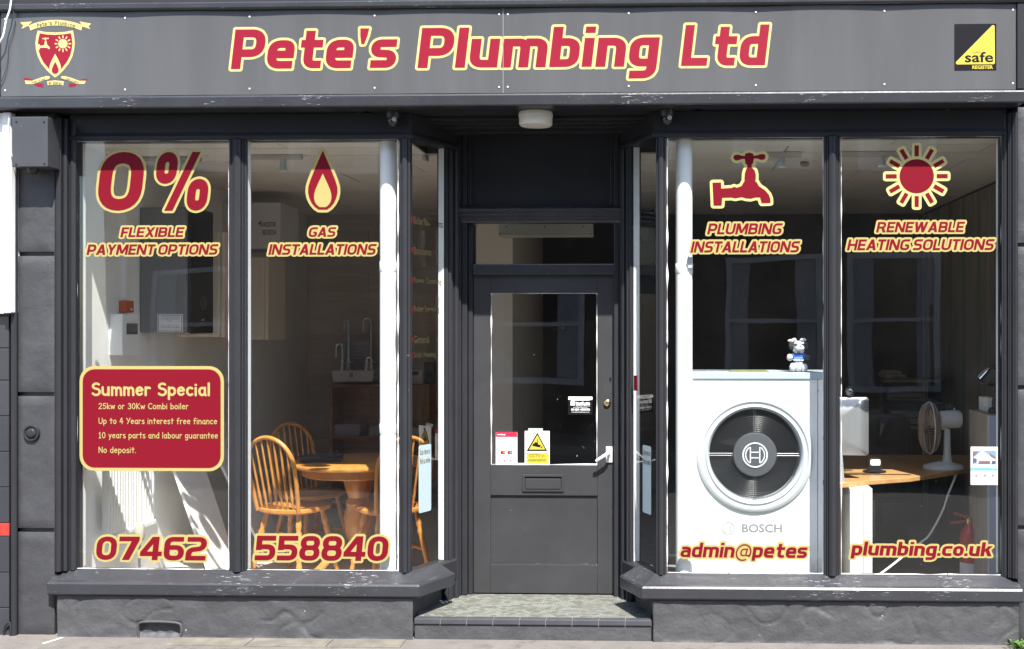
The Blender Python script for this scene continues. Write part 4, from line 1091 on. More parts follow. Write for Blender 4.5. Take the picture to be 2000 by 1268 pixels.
# hood of the storey above, a near-black board along the top edge
MB().box(xe0, PX(2100, YF), -.12, -.04, zf1 + .050, zf1 + .22).build('hood_board', M('near_black_board', (0.012, 0.011, 0.013), rough=0.6), fs)
YL = YF - .0105
def fl(text, u0, u1, vt, vb, parent):
    mb = MB(); vinyl_text(mb, text, u0, u1, vt, vb, YL, border=.0140, ls=.085, lift=.0007, shear=6.8); follow(mb, sx_l if parent is pan1 else sx_r); tag(mb.build('sign_lettering', [RED2, CREAM2], parent, fixn=False))
fl("Pete's", 450, 776, 56, 133.4, pan1); fl('Plumbing', 815, 1289, 52.5, 131, pan2); fl('Ltd', 1330, 1503.5, 48, 127.8, pan2)
# crest
def crest(mb):
    zz_ = lambda pts: pxpoly([(20 + x / 7.922, 20 + y / 7.922) for x, y in pts], YL)
    C1, RD, BK = 1, 0, 2
    def put(pts, mi, l): lay(mb, [zz_(pts)], YL - l, mi)
    put([(145, 185), (330, 172), (300, 215), (285, 245), (240, 250), (200, 275), (160, 280), (195, 240)], C1, 0)
    put([(1250, 205), (1065, 172), (1095, 215), (1110, 250), (1150, 262), (1235, 290), (1205, 245)], C1, 0)
    put([(290, 205), (330, 205), (325, 235), (285, 240)], RD, .0004); put([(1060, 205), (1105, 230), (1080, 245), (1055, 225)], RD, .0004)
    top = [(285 + (1115 - 285) * i / 12, 232 - 84 * math.sin(math.pi * i / 12) ** .8) for i in range(13)]
    bot = [(1095 - (1095 - 305) * i / 12, 314 - 78 * math.sin(math.pi * i / 12) ** .8) for i in range(13)]
    put(top + bot, C1, .0008)
    sh = [(418, 312), (550, 336), (690, 342), (830, 334), (965, 310), (982, 400), (992, 500), (982, 610), (955, 715), (900, 825), (820, 925), (740, 1005), (690, 1042), (640, 1005), (555, 925), (470, 820), (415, 705), (388, 600), (380, 500), (395, 400)]
    put(sh, C1, .0002)
    put([(452, 356), (560, 374), (690, 380), (820, 372), (932, 354), (948, 430), (955, 510), (946, 600), (920, 700), (868, 800), (775, 920), (690, 990), (605, 920), (505, 800), (455, 700), (428, 600), (422, 500), (435, 420)], RD, .0008)
    put([(688, 672), (735, 755), (768, 830), (780, 885), (775, 925), (690, 995), (605, 925), (600, 880), (612, 830), (645, 755)], C1, .0012)
    put([(690, 795), (722, 855), (742, 905), (744, 940), (725, 970), (690, 985), (655, 970), (640, 940), (640, 905), (660, 855)], RD, .0016)
    tp = [(455 - 24 + (x - 518) * .53 - 6, 420 + (y - 176) * .60) for x, y in TAP]
    put([(424 if x < 424 else x, y) for x, y in tp], C1, .0012)
    put([(20 * 0 + x, y) for x, y in [(810 + 72 * math.cos(R(a)), 517 + 72 * math.sin(R(a))) for a in range(0, 360, 15)]], C1, .0012)
    for i in range(12):
        a = R(30 * i); c_, s_ = math.cos(a), math.sin(a)
        put([(810 + c_ * r + s_ * w, 517 + s_ * r - c_ * w) for r, w in ((86, -10), (128, -10), (128, 10), (86, 10))], C1, .0012)
    put([(195, 1045), (270, 1048), (345, 1075), (300, 1090), (205, 1082)], RD, .0002); put([(345, 1140), (440, 1130), (520, 1135), (480, 1160), (515, 1195), (420, 1180)], RD, .0002)
    put([(215, 1085), (330, 1090), (470, 1040), (560, 1015), (612, 1025), (600, 1062), (500, 1090), (350, 1142), (235, 1142)], C1, .0006)
    put([(555, 1070), (612, 1060), (605, 1095), (575, 1090)], RD, .0002); put([(820, 1095), (775, 1055), (790, 1040), (825, 1075)], RD, .0002)
    put([(565, 1095), (690, 1085), (825, 1098), (820, 1162), (690, 1148), (575, 1160)], C1, .0006)
    put([(780, 1022), (840, 1018), (930, 1042), (1060, 1090), (1170, 1092), (1140, 1142), (1030, 1140), (880, 1080), (790, 1055)], C1, .0006)
    put([(1185, 1060), (1110, 1062), (1060, 1085), (1170, 1092)], RD, .0002); put([(1035, 1142), (960, 1132), (885, 1135), (925, 1160), (890, 1185), (980, 1182)], RD, .0002)
    # wording, each letter turned to follow the ribbon
    def ribbon(text, pts, hgt, up=0):
        n_ = len(text)
        for i, ch in enumerate(text):
            if ch == ' ': continue
            t_ = (i + .5) / n_; x = pts[0][0] + (pts[-1][0] - pts[0][0]) * t_
            k = t_ * (len(pts) - 1); a = int(min(k, len(pts) - 2)); f = k - a
            y = pts[a][1] * (1 - f) + pts[a + 1][1] * f; sl = (pts[a + 1][1] - pts[a][1]) / (pts[a + 1][0] - pts[a][0])
            cw = (pts[-1][0] - pts[0][0]) / n_
            hh_ = hgt * (1 if ch.isupper() or ch in "ltbdhf'" else .76); low = hgt * .24 if ch in 'gy' else 0
            if ch == "'": hh_, low = hgt, -hgt * .65
            ww = cw * (.30 if ch in "li'" else .84)
            sans(mb, ch, 20 + (x - ww / 2) / 7.922, 20 + (x + ww / 2) / 7.922, 20 + (y - hh_ + hgt / 2) / 7.922, 20 + (y + hgt / 2 + low) / 7.922, YL - .0016, BK, bold=.012, rot=-math.atan(sl))
    ribbon("Pete's Plumbing", [(405, 238), (520, 210), (640, 196), (760, 198), (880, 212), (1000, 242)], 58)
    ribbon('Qualified', [(325, 1116), (430, 1092), (530, 1056)], 34); ribbon('In Energy', [(588, 1128), (690, 1120), (795, 1130)], 36); ribbon('Efficiency', [(865, 1058), (960, 1092), (1060, 1118)], 34)
c_ = MB(); crest(c_); follow(c_, sx_l); c_.build('crest', [RED2, CREAM2, OLIVE], pan1, fixn=False).__setitem__('label', 'heraldic shield crest with tap, sun and flame under a cream ribbon')
def gas(mb):
    rect(mb, 1864.5, 1946.5, 46, 138, YL, 0)
    lay(mb, [hull(disc((P(1940, 52, YL).x, P(1940, 52, YL).z), .009) + disc((P(1940.5, 122, YL).x, P(1940.5, 122, YL).z), .009) + disc((P(1870.5, 122.5, YL).x, P(1870.5, 122.5, YL).z), .009))], YL - .0006, 1)
    sans(mb, 'GAS', 1899.5, 1915.5, 98.8, 104, YL - .0012, 2); sans(mb, 'safe', 1885, 1940.5, 101, 121.5, YL - .0012, 0, bold=.018); sans(mb, 'REGISTER', 1899.5, 1940, 127.5, 134.5, YL - .0012, 1, bold=.03)
g_ = MB(); gas(g_); follow(g_, sx_r); g_.build('trade_register_plate', [BLACK, YELLOW, OLIVE], pan2, fixn=False).__setitem__('label', 'black square plate with yellow triangle')
# ================================================================== WALL FITTINGS, PILASTERS, NEIGHBOURS
def block(mb, x0, x1, y0, y1, z0, z1, seed, amp=.006):
    nx, nz = 10, max(4, int((z1 - z0) / .03)); vs = []
    for i in range(nx + 1):
        for j in range(nz + 1):
            x = x0 + (x1 - x0) * i / nx; z = z0 + (z1 - z0) * j / nz
            ex = min(i, nx - i) / nx; ez = min(j, nz - j) / nz
            r = .008 if (i in (0, nx) or j in (0, nz)) else 0
            d = amp * noise.noise(Vector((x * 5 + seed, seed, z * 4))) + amp * .5 * noise.noise(Vector((x * 18, seed, z * 18)))
            vs.append((x, y0 + r - d * (0.3 if r else 1), z))
    m_ = nz + 1
    mb.add(vs, [(i * m_ + j, (i + 1) * m_ + j, (i + 1) * m_ + j + 1, i * m_ + j + 1) for i in range(nx) for j in range(nz)], 0, True)
    # sides and back
    mb.box(x0 + .001, x1 - .001, y0 + .012, y1, z0 + .001, z1 - .001)
def pilaster(u0, u1, Y, joints, label, seed, name='stone_pilaster', topv=205, ext=0):
    x0, x1 = PX(u0, Y), PX(u1, Y) + ext; um = (u0 + u1) / 2
    t = thing(name, ((x0 + x1) / 2, Y, 0), label, 'pilaster', 'stone pilasters at the ends of the shop front')
    zs = [ZSOF] + [PZ(v, Y, um) for v in joints] + [0.0]
    for i in range(len(zs) - 1):
        mb = MB(); block(mb, x0, x1, Y, .15, zs[i + 1] + .012, zs[i] - (.0 if i == 0 else .012), seed + i); mb.build('stone_block', STONEP, t, fixn=False)
    MB().box(x0 + .004, x1 - .004, Y + .02, .14, 0.001, ZSOF - .002).build('joint_core', DARK, t)
    return t
pilaster(33, 105, -.075, [496, 770, 1036], 'wide dark painted stone pilaster left of the shop window', 3)
pilaster(1989, 2060, -.075, [478, 757, 1031], 'narrow dark painted stone pilaster at the right edge', 23)
# quirk strip and downpipe-like edge left of the pilaster
es = thing('edge_moulding', (PX(26, -.06), -.06, 0), 'thin dark vertical moulding between pilaster and tiled wall', 'moulding')
MB().tube([(PX(27, -.09), -.085, .0), (PX(27, -.09), -.085, 2.98)], .018, 10).build('bead', PAINT, es)
MB().box(PX(20, -.05), PX(33, -.05), -.05, .14, .001, 2.98).build('backing', PAINT, es)
# neighbouring front: white board above, glazed tiles below
nb = thing('white_board', (PX(-20, -.1), -.1, 1.8), 'tall white painted board of the neighbouring front at left edge', 'board')
zb0 = PZ(613, -.13, 10)
MB().box(PX(-150, -.13), PX(6, -.13), -.12, .14, zb0, 2.98).build('board', WHITE, nb, bevel=.004)
MB().box(PX(6.5, -.13), PX(23, -.13), -.14, .14, zb0 + .004, 2.98).build('edge_strip', WHITE, nb, bevel=.006)
tp = thing('tiled_wall', (PX(-40, -.08), -.08, 0), 'neighbouring wall of dark glazed tiles with one red tile course', 'wall')
TILE = M('dark_glazed_tile', (0.036, 0.038, 0.046), rough=0.25, var=0.15, bump=0.05, rnd=0.2); RTILE = M('red_glazed_tile', (0.42, 0.035, 0.025), rough=0.3)
MB().box(PX(-150, -.07), PX(19, -.07), -.07, .14, .0, zb0 - .002).build('mortar_bed', DARK, tp)
vj = [617, 680, 743, 812.5, 882, 951.5, 1021.5, 1047.5, 1118, 1187, 1242]
for a, b in zip(vj, vj[1:]):
    for u0, u1 in ((-75, 18), (-150, -76)):
        z0, z1 = PZ(b, -.08, 10) + .0018, PZ(a, -.08, 10) - .0018
        MB().box(PX(u0, -.08), PX(u1, -.08), -.082, -.0705, max(.002, z0), z1).build('tile', RTILE if a == 1021.5 else TILE, tp, bevel=.003)
# meter box under the fascia
ub = thing('meter_box', (PX(58, -.2), -.18, 2.5), 'grey metal box fixed under the left end of the fascia', 'box')
YU = -.20
x0, x1 = PX(23, YU), PX(93, YU); z0, z1 = PZ(326, YU, 60), PZ(228, YU, 60)
MB().box(x0, x1, YU, -.078, z0, min(z1, 2.98)).build('case', M('grey_steel_case', (0.045, 0.0465, 0.052), rough=0.45, var=0.15, chip=.2, chipscale=(30, 30, 30)), ub, bevel=.004)
for u, v in ((32, 321), (87, 320), (32, 238), (86, 238)):
    p = P(u, v, YU); MB().lathe([(.006, 0), (.006, -.002), (0, -.004)], (p.x, YU - .0003, p.z), 'Y', 10).build('screw', PAINT, ub)
MB().lathe([(.0, z0 - .03), (.02, z0 - .028), (.03, z0 - .012), (.032, z0 - .0005)], (PX(64, -.13), -.13, 0), 'Z', 18).build('cable_gland', DARK, ub)
# round boss on the pilaster
bp_ = P(62, 846, -.08)
bt = thing('wall_boss', (bp_.x, -.08, bp_.z), 'round grey painted boss on the left stone pilaster', 'boss')
MB().lathe([(.047, .006), (.048, -.006), (.044, -.013), (.037, -.013), (.033, -.007), (.029, -.007), (.027, -.014), (.022, -.018), (.012, -.019), (0, -.02)], (bp_.x, -.078, bp_.z), 'Y', 32).build('plate', PAINT, bt)
# recess lamp and dome cameras
lp = P(1048.5, 230, .05)
la = thing('soffit_lamp', (lp.x, .05, 2.92), 'round white bulkhead lamp, unlit, under the doorway soffit', 'lamp')
r_ = .097
MB().lathe([(r_ * .98, ZSOF), (r_, ZSOF - .01), (r_, ZSOF - .028), (r_ * .99, ZSOF - .03)], (lp.x, -.0, 0), 'Z', 40).build('lamp_base', M('cream_lamp_plastic', (0.62, 0.60, 0.54), rough=0.45), la)
MB().lathe([(r_ * .97, ZSOF - .031), (r_ * .97, ZSOF - .066), (r_ * .90, ZSOF - .075), (r_ * .5, ZSOF - .08), (0, ZSOF - .081)], (lp.x, -.0, 0), 'Z', 40).build('diffuser', M('lamp_diffuser', (0.66, 0.64, 0.58), rough=0.5), la)
def dome(u, label):
    p = P(u, 200, -.06); t = thing('security_camera', (p.x, -.06, 2.98), label, 'camera', 'dome cameras under the fascia')
    MB().lathe([(.04, ZSOF + .002), (.042, ZSOF - .02), (.036, ZSOF - .04), (.03, ZSOF - .042)], (p.x, -.06, 0), 'Z', 20).build('housing', DARK, t)
    MB().ball((p.x, -.06, ZSOF - .052), (.034, .034, .036), 18).build('dome', M('smoked_dome', (0.02, 0.02, 0.022), rough=0.08), t)
    MB().lathe([(.012, 0), (.013, -.006), (.0, -.009)], (p.x + .014, -.09, ZSOF - .05), 'Y', 12).build('lens', M('lens_glass', (0.4, 0.4, 0.42), rough=0.1), t)
dome(768, 'small black dome camera under the fascia above the left window corner'); dome(1303, 'small black dome camera under the fascia above the right window corner')
# cables at the top left
def cable(name, pts, r, m, label):
    t = MB().tube(smooth_path(pts, 8), r, 8).build(name, m); tag(t, label, 'cable'); return t
cable('loose_cable', [P(24, -30, -.21), P(20, 15, -.215), P(12, 40, -.22), P(6, 70, -.22), P(-4, 90, -.22), P(-14, 130, -.22)], .0045, WHITEP, 'loose white cable hanging across the top left corner of the fascia')
cable('dark_cable', [P(25, 18, -.195), P(29, 40, -.186), P(24, 65, -.186), P(17, 85, -.186), P(15, 115, -.186), P(10, 140, -.186), P(2, 160, -.186), P(-6, 175, -.186)], .0024, M('dark_cable', (0.045, 0.05, 0.065), rough=0.5), 'thin dark cable running down the left end of the grey fascia')
cable('thin_cable', [P(18, 225, -.16), P(16, 255, -.16), P(17, 280, -.155), P(22, 300, -.15), P(30, 322, -.14)], .003, WHITEP, 'thin pale cable looping beside the grey metal box')
cable('ground_cable', [P(6, 1236, -.1), P(10, 1222, -.1), P(18, 1216, -.1), P(21, 1228, -.1), P(20, 1243, -.1)], .006, PAINT, 'bent dark cable end at the foot of the tiled wall')
# weeds at the foot of the right pilaster
wd = MB(); rr = random.Random(5)
for i in range(60):
    b = Vector((PX(1982, -.1) + rr.gauss(.0, .02), -.15 + rr.gauss(0, .02), .014)); h = rr.uniform(.008, .036); a = rr.uniform(0, 6.28); l = rr.uniform(.010, .024)
    c = b + Vector((math.cos(a) * h * .7, math.sin(a) * h * .5 - .01, h)); d = Vector((math.cos(a), math.sin(a), .25)) * l; s_ = Vector((-math.sin(a), math.cos(a), .1)) * l * .45
    wd.add([c - d * .4, c + s_, c + d, c - s_], [(0, 1, 2, 3)]); wd.tube([b, c], .0012, 4)
tag(wd.build('weeds', M('weed_green', (0.07, 0.15, 0.022), rough=0.6, var=.3, vscale=40), None, fixn=False), 'tuft of bright green weeds at the foot of the right pilaster', 'weeds', kind='stuff')

# ================================================================== NOTICES ON THE GLASS
YO = -.0016
t = thing('offer_sign', (PX(297, YO), YO, PZ(920, YO, 300)), 'red rounded window sign headed Summer Special with boiler finance offer', 'sign')
a, b = P(155.4, 919.5, YO), P(437.4, 715.3, YO)
mb = MB(); mb.xzprism(rrect(a.x, b.x, a.z, b.z, .085), YO - .0004, YO); mb.build('border', CREAM, t)
i_ = .0185; mb = MB(); mb.xzprism(rrect(a.x + i_, b.x - i_, a.z + i_, b.z - i_, .07), YO - .0012, YO - .0008); mb.build('panel', RED, t)
mb = MB(); Yt = YO - .0026
for txt, u0, u1, vt, vb_, hw in (('Summer Special', 179, 410, 749, 772, .10), ('25kw or 30Kw Combi boiler', 192.5, 368, 788, 799, .075), ('Up to 4 Years interest free finance', 192.5, 424, 817, 828, .075), ('10 years parts and labour guarantee', 192.5, 425.5, 845, 856, .075), ('No deposit.', 192.5, 265.5, 873.5, 884.5, .075)):
    vinyl_text(mb, txt, u0, u1, vt, vb_, Yt, font='hand', shear=0, ls=.12, mi=(0, 0), hw=hw)
mb.build('lettering', [CREAM], t, fixn=False)
def scan_card(SP, side, label):
    O, E, Nn, gp = SP
    x0, x1 = (.085, .205) if side == 'L' else (.07, .19)
    z0, z1 = P(830, 999, .15).z, P(830, 868, .15).z
    t = thing('window_sticker', tuple(O + E * x0 + Vector((0, 0, z0))), label, 'sticker')
    mb = MB(); poly = rrect(x0, x1, z0, z1, .012)
    for d, flip in ((.0014, False), (.0004, True)):
        mb.add([tuple(O + E * p[0] + Nn * d + Vector((0, 0, p[1]))) for p in poly], [tuple(range(len(poly)))])
    mb.build('sheet', M('pale_blue_vinyl', (0.36, 0.45, 0.48), rough=0.5), t, fixn=False)
    mb = MB()
    for i, tx in enumerate(('Scan here to', 'find us online')):
        zt_ = z1 - .022 - .052 * i; sans(mb, tx, x0 + .01, x1 - .01, zt_, zt_ - .034, .0022, 0, bold=.01, frame=(O, E, Nn), mirror=(side == 'R'))
    mb.build('lettering', [OLIVE], t, fixn=False)
scan_card(SP1, 'L', 'pale blue scan sticker on the left splayed glass beside the door'); scan_card(SP2, 'R', 'pale blue scan sticker on the right splayed glass beside the door')
# right window: energy leaflet
def leaf(mb, Y):
    a_ = (1899.5, 1945.5, 880.5, 907.5)
    rect(mb, *a_, Y, 0); Y2 = Y - .0005
    lay(mb, [pxpoly([(1903, 893), (1918.5, 880.8), (1944, 897), (1944, 905), (1903, 905)], Y2)], Y2, 1)
    lay(mb, [pxpoly([(1911, 900), (1934, 900), (1934, 906), (1911, 906)], Y2), pxpoly([(1899.8, 883), (1911, 882), (1904, 890), (1900, 892)], Y2 - .0003), pxpoly([(1932, 885), (1945, 893), (1945, 898), (1934, 892)], Y2 - .0003)], Y2 - .0004, 2)
    lay(mb, [pxpoly([(1901, 895), (1908, 895), (1908, 904), (1901, 904)], Y2), pxpoly([(1937, 900), (1944, 900), (1944, 906), (1937, 906)], Y2)], Y2 - .0008, 3)
    rect(mb, 1896.5, 1948, 914.5, 919.5, Y, 4); rect(mb, 1898, 1935, 912, 914.3, Y2, 5)
    for u in (1904.5, 1921, 1936.5): rect(mb, u, u + 5, 928, 931, Y, 6); rect(mb, u + 1, u + 4, 932.5, 933.2, Y, 7)
card('leaflet', 1896, 1948.5, 873, 947, -.0016, 'white leaflet with white house picture stuck low in the right window', 'leaflet', fn=[('print', leaf, [M('sky_print', (0.13, 0.24, 0.36), rough=.6), WHITEP, M('brown_print', (0.16, 0.09, 0.09), rough=.6), M('slate_print', (0.06, 0.07, 0.12), rough=.6), CYAN, M('pale_sky_print', (0.3, 0.4, 0.46), rough=.6), PINK, LGREY])])

# ================================================================== INSIDE, LEFT WINDOW
# white soil pipes behind the glass
def pipe(u, Y, collars, label):
    x = PX(u, Y); t = thing('white_pipe', (x, Y, ZF), label, 'pipe', 'white pipes behind the window glass')
    MB().tube([(x, Y, ZF), (x, Y, ZC + .01)], .048, 28).build('shaft', WHITEP, t)
    for v in collars:
        z = PZ(v, Y, u); MB().lathe([(.0485, z - .045), (.0503, z - .04), (.0503, z + .012), (.0485, z + .014)], (x, Y, 0), 'Z', 28).build('collar', WHITEP, t)
    return t
pipe(758.5, .09, [516, 832], 'white vertical pipe beside the red telephone digits in the left window')
rp_ = pipe(1336, .09, [520, 1130], 'white vertical pipe beside the heat pump in the right window')
MB().box(PX(1343, .03), PX(1352, .03), .032, .09, PZ(524, .03, 1347), PZ(502, .03, 1347)).build('clip', M('grey_plastic', (0.5, 0.52, 0.53), rough=.5), rp_, bevel=.003)
# boilers on the left wall
def boiler(y0, y1, dep, z0, z1, m_side, m_front, label, extra=None):
    t = thing('wall_boiler', (XL, y0, z0), label, 'boiler', 'boilers hung on the left wall')
    MB().box(XL + .001, XL + dep - .03, y0, y1, z0, z1).build('case', m_side, t, bevel=.012)
    MB().box(XL + dep - .0295, XL + dep, y0 + .004, y1 - .004, z0 - .004, z1 + .004).build('front_panel', m_front, t, bevel=.012)
    if extra: extra(t, XL + dep, (y0 + y1) / 2)
    return t
GS = M('grey_boiler_case', (0.20, 0.205, 0.21), rough=0.45); BG = M('black_glass_front', (0.010, 0.010, 0.010), rough=0.15); WB = M('ivory_boiler', (0.76, 0.70, 0.60), rough=0.4)
Yb1 = .92; zt1, zb1 = PZ(405, Yb1, 300), PZ(651, Yb1, 300)
def badge(t, x, yc):
    MB().lathe([(.05, 0), (.05, .004), (.045, .006), (0, .006)], (x + .0003, yc, zb1 + .20), 'X', 24).build('emblem', M('dark_badge', (0.04, 0.04, 0.045), rough=.4), t)
    MB().lathe([(.012, 0), (.012, .008), (0, .01)], (x + .0003, yc, zb1 + .09), 'X', 14).build('knob', CHROME, t)
bo1 = boiler(Yb1, Yb1 + .36, .35, zb1, zt1, GS, BG, 'grey boiler with glossy black front hung on the left wall', badge)
def badge2(t, x, yc):
    MB().lathe([(.08, 0), (.08, .004), (.07, .006)], (x + .0003, yc, zb1 + .24), 'X', 24).build('rim', STEEL, t)
    MB().lathe([(.068, 0), (.068, .005), (0, .006)], (x + .0003, yc, zb1 + .24), 'X', 24).build('dial', DARK, t)
boiler(1.45, 1.85, .35, zb1 - .03, zt1 - .12, WB, WB, 'ivory boiler with round dark dial between the black boiler and back wall', badge2)
boiler(2.3, 2.7, .35, zb1 - .06, zt1 - .24, WB, WB, 'farther ivory boiler below the white branded carton')
nt = P(332, 633, Yb1 - .003)
t = thing('notice_sheet', (nt.x, Yb1 - .003, nt.z - .06), 'small white notice with red border on the grey boiler side', 'notice')
xa_, xb_, za_, zb_ = PX(307, Yb1 - .003), PX(357, Yb1 - .003), PZ(649, Yb1 - .003, 330), PZ(613.5, Yb1 - .003, 330)
MB().box(xa_, xb_, Yb1 - .002, Yb1 - .0005, za_, zb_).build('sheet', PAPER, t)
mb = MB(); Yn = Yb1 - .003
for (p0, p1, q0, q1) in ((xa_ + .006, xb_ - .006, zb_ - .009, zb_ - .006), (xa_ + .006, xb_ - .006, za_ + .006, za_ + .009), (xa_ + .006, xa_ + .009, za_ + .0095, zb_ - .0095), (xb_ - .009, xb_ - .006, za_ + .0095, zb_ - .0095)): mb.add([(p0, Yn, q0), (p1, Yn, q0), (p1, Yn, q1), (p0, Yn, q1)], [(0, 1, 2, 3)], 0)
for i, tx in enumerate(('THESE BOILERS ARE', 'FOR DEMONSTRATION', 'ONLY', 'PLEASE ASK FOR HELP', 'TO VIEW THEM')):
    v0 = 618 + i * 4 + (5 if i > 2 else 0); wd_ = 36 if i != 2 else 9; sans(mb, tx, 332 - wd_ / 2, 332 + wd_ / 2, v0, v0 + 2.2, Yn - .0004, 1, bold=.01)
mb.build('print', [RED, GREYP], t, fixn=False)
# branded carton high in the corner
cb = P(520, 440, 2.3)
t = thing('branded_carton', (cb.x, 2.3, PZ(490, 2.3, 520)), 'white boiler carton with blue and red brand lettering high on the wall', 'carton')
Yc = 2.28; xa_, xb_ = PX(499, Yc), PX(548, Yc); za_, zb_ = PZ(486, Yc, 520), PZ(396, Yc, 520)
MB().box(XL + .001, xb_, Yc, Yc + .42, za_, zb_).build('box', M('grey_white_card', (0.66, 0.65, 0.68), rough=.7), t, bevel=.004)
mb = MB(); sans(mb, 'WORCESTER', 506, 539, 434, 443, Yc - .001, 0, bold=.02); lay(mb, [pxpoly([(504, 436), (513, 430), (508, 437), (504, 438)], Yc - .001)], Yc - .001, 0); sans(mb, 'BOSCH', 513.5, 538.5, 449, 459, Yc - .001, 1, bold=.02)
pc = P(507, 452, Yc); k_ = MB(); lay(mb, [disc((pc.x, pc.z), .016, 18)], Yc - .001, 2); lay(mb, [disc((pc.x, pc.z), .012, 18)], Yc - .0015, 3)
mb.build('print', [M('navy_print', (0.02, 0.04, 0.12), rough=.6), RED, GREYP, PAPER], t, fixn=False)
# alarm box, call point, trunking
Yk = .53
t = thing('intruder_alarm', (XL, Yk, PZ(694, Yk, 220)), 'white wall alarm panel with dark keypad on the left wall', 'alarm')
za_, zb_ = PZ(694, Yk, 210), PZ(613, Yk, 210)
MB().box(XL + .001, XL + .085, Yk, Yk + .225, za_, zb_).build('case', WHITEP, t, bevel=.004)
MB().box(XL + .0855, XL + .089, Yk + .05, Yk + .19, za_ + .13, zb_ - .06).build('keypad', M('grey_screen', (0.09, 0.09, 0.085), rough=.3), t)
MB().lathe([(.008, 0), (.008, .004), (0, .005)], (XL + .0892, Yk + .13, za_ + .15), 'X', 10).build('key', CHROME, t)
t = thing('alarm_call_point', (XL, Yk + .11, zb_ + .02), 'orange red alarm call point just above the white alarm panel', 'call point')
MB().box(XL + .001, XL + .05, Yk + .12, Yk + .22, zb_ + .01, zb_ + .085).build('case', M('orange_red_plastic', (0.55, 0.10, 0.03), rough=.4), t, bevel=.004)
MB().lathe([(.008, 0), (.008, .004), (0, .005)], (XL + .0503, Yk + .18, zb_ + .03), 'X', 10).build('button', WHITEP, t)
t = MB().box(XL + .001, XL + .025, Yk + .16, Yk + .185, zb_ + .09, PZ(420, 1.15, 214)).build('cable_trunking', WHITEP, None); tag(t, 'thin white vertical cable trunking above the orange call point', 'trunking')
# radiator
t = thing('radiator', (XL, .67, .46), 'white ribbed panel radiator on the left wall below the red sign', 'radiator')
Yr0, Yr1 = .36, .98; zr0, zr1 = .47, 1.08
rd = MB(); n = 18
MB().box(XL + .045, XL + .06, Yr0, Yr1, zr0, zr1).build('back_panel', WHITE, t)
for i in range(n):
    y0 = Yr0 + (Yr1 - Yr0) * i / n; w = (Yr1 - Yr0) / n
    MB().prism([(XL + .06, y0), (XL + .078, y0 + w * .22), (XL + .078, y0 + w * .72), (XL + .06, y0 + w * .94)], zr0 + .02, zr1 - .02).build('rib', WHITE, t)
MB().box(XL + .0605, XL + .085, Yr0 - .01, Yr1 + .01, zr1 - .0195, zr1 + .01).build('top_rail', WHITE, t, bevel=.004)
MB().box(XL + .0605, XL + .085, Yr0 - .01, Yr1 + .01, zr0 - .01, zr0 + .0195).build('bottom_rail', WHITE, t, bevel=.004)
MB().lathe([(.022, zr0 - .06), (.03, zr0 - .04), (.03, zr0 + .03), (.024, zr0 + .05)], (XL + .13, Yr0 + .30, 0), 'Z', 16).build('valve', M('beige_valve', (0.45, 0.42, 0.36), rough=.5), t)
MB().tube([(XL + .13, Yr0 + .30, ZF), (XL + .13, Yr0 + .30, zr0 - .06)], .009, 8).build('pipe', STEEL, t)
# white boards leaning on the left wall
def leaner(y0, y1, foot, top, h, label, th=.02):
    t = thing('leaning_board', (XL + foot, (y0 + y1) / 2, ZF), label, 'board', 'white boards leaning on the left wall')
    v = [(XL + foot, y0, ZF), (XL + foot, y1, ZF), (XL + top, y1, ZF + h), (XL + top, y0, ZF + h)]
    mb = MB(); mb.add(v + [(a_ - th, b_, c_) for a_, b_, c_ in v], [(0, 1, 2, 3), (7, 6, 5, 4), (0, 4, 5, 1), (1, 5, 6, 2), (2, 6, 7, 3), (3, 7, 4, 0)]); mb.build('board', WHITE, t)
leaner(1.06, 1.5, .42, .06, 1.05, 'white board leaning on the left wall beside the radiator')
leaner(1.56, 1.95, .62, .16, .95, 'lower white board leaning behind the first white board')
# track spotlights
def spot(u, v0, v1, Y, label, rail=True):
    x = PX(u, Y); zt_, zb2 = PZ(v0, Y, u), PZ(v1, Y, u)
    t = thing('track_spotlight', (x, Y, ZC), label, 'spotlight', 'spotlights hanging from the ceiling track')
    sp_ = M('pale_blue_spot', (0.45, 0.52, 0.56), rough=.35)
    if rail: MB().box(x - .28, x + .12, Y - .02, Y + .02, ZC - .03, ZC - .001).build('track', M('grey_track', (0.5, 0.47, 0.44), rough=.5), t, bevel=.003)
    MB().tube([(x, Y, ZC - .025), (x, Y, zt_ + .01)], .008, 8).build('stem', DARK, t)
    h_ = zt_ - zb2
    MB().lathe([(.006, zt_ + .012), (.011, zt_), (.014, zt_ - h_ * .35), (.019, zt_ - h_ * .6), (.022, zt_ - h_ * .8), (.022, zb2)], (x, Y, 0), 'Z', 18).build('lamp_head', sp_, t)
    MB().lathe([(.021, zb2 - .002), (.024, zb2 - .012), (.0, zb2 - .013)], (x, Y, 0), 'Z', 18).build('lens', WHITEP, t)
spot(355, 297, 345, .62, 'hanging ceiling spotlight behind the 0% lettering'); spot(553, 294, 332, .55, 'hanging ceiling spotlight left of the red flame')
spot(831, 292, 312, .62, 'small hanging spotlight seen through the left splayed glass', False)
spot(1527, 288, 325, .55, 'hanging ceiling spotlight right of the red tap'); spot(1722, 286, 323, .55, 'hanging ceiling spotlight left of the red sun')
ms = P(1563, 303, 1.2)
t = thing('ceiling_sensor', (ms.x, 1.1, ZC), 'small brown round sensor on the ceiling between tap and sun', 'sensor')
MB().lathe([(.03, ZC - .0005), (.032, ZC - .02), (.02, ZC - .03), (0, ZC - .032)], (ms.x, .95, 0), 'Z', 16).build('case', M('brown_sensor', (0.28, 0.15, 0.05), rough=.5), t)
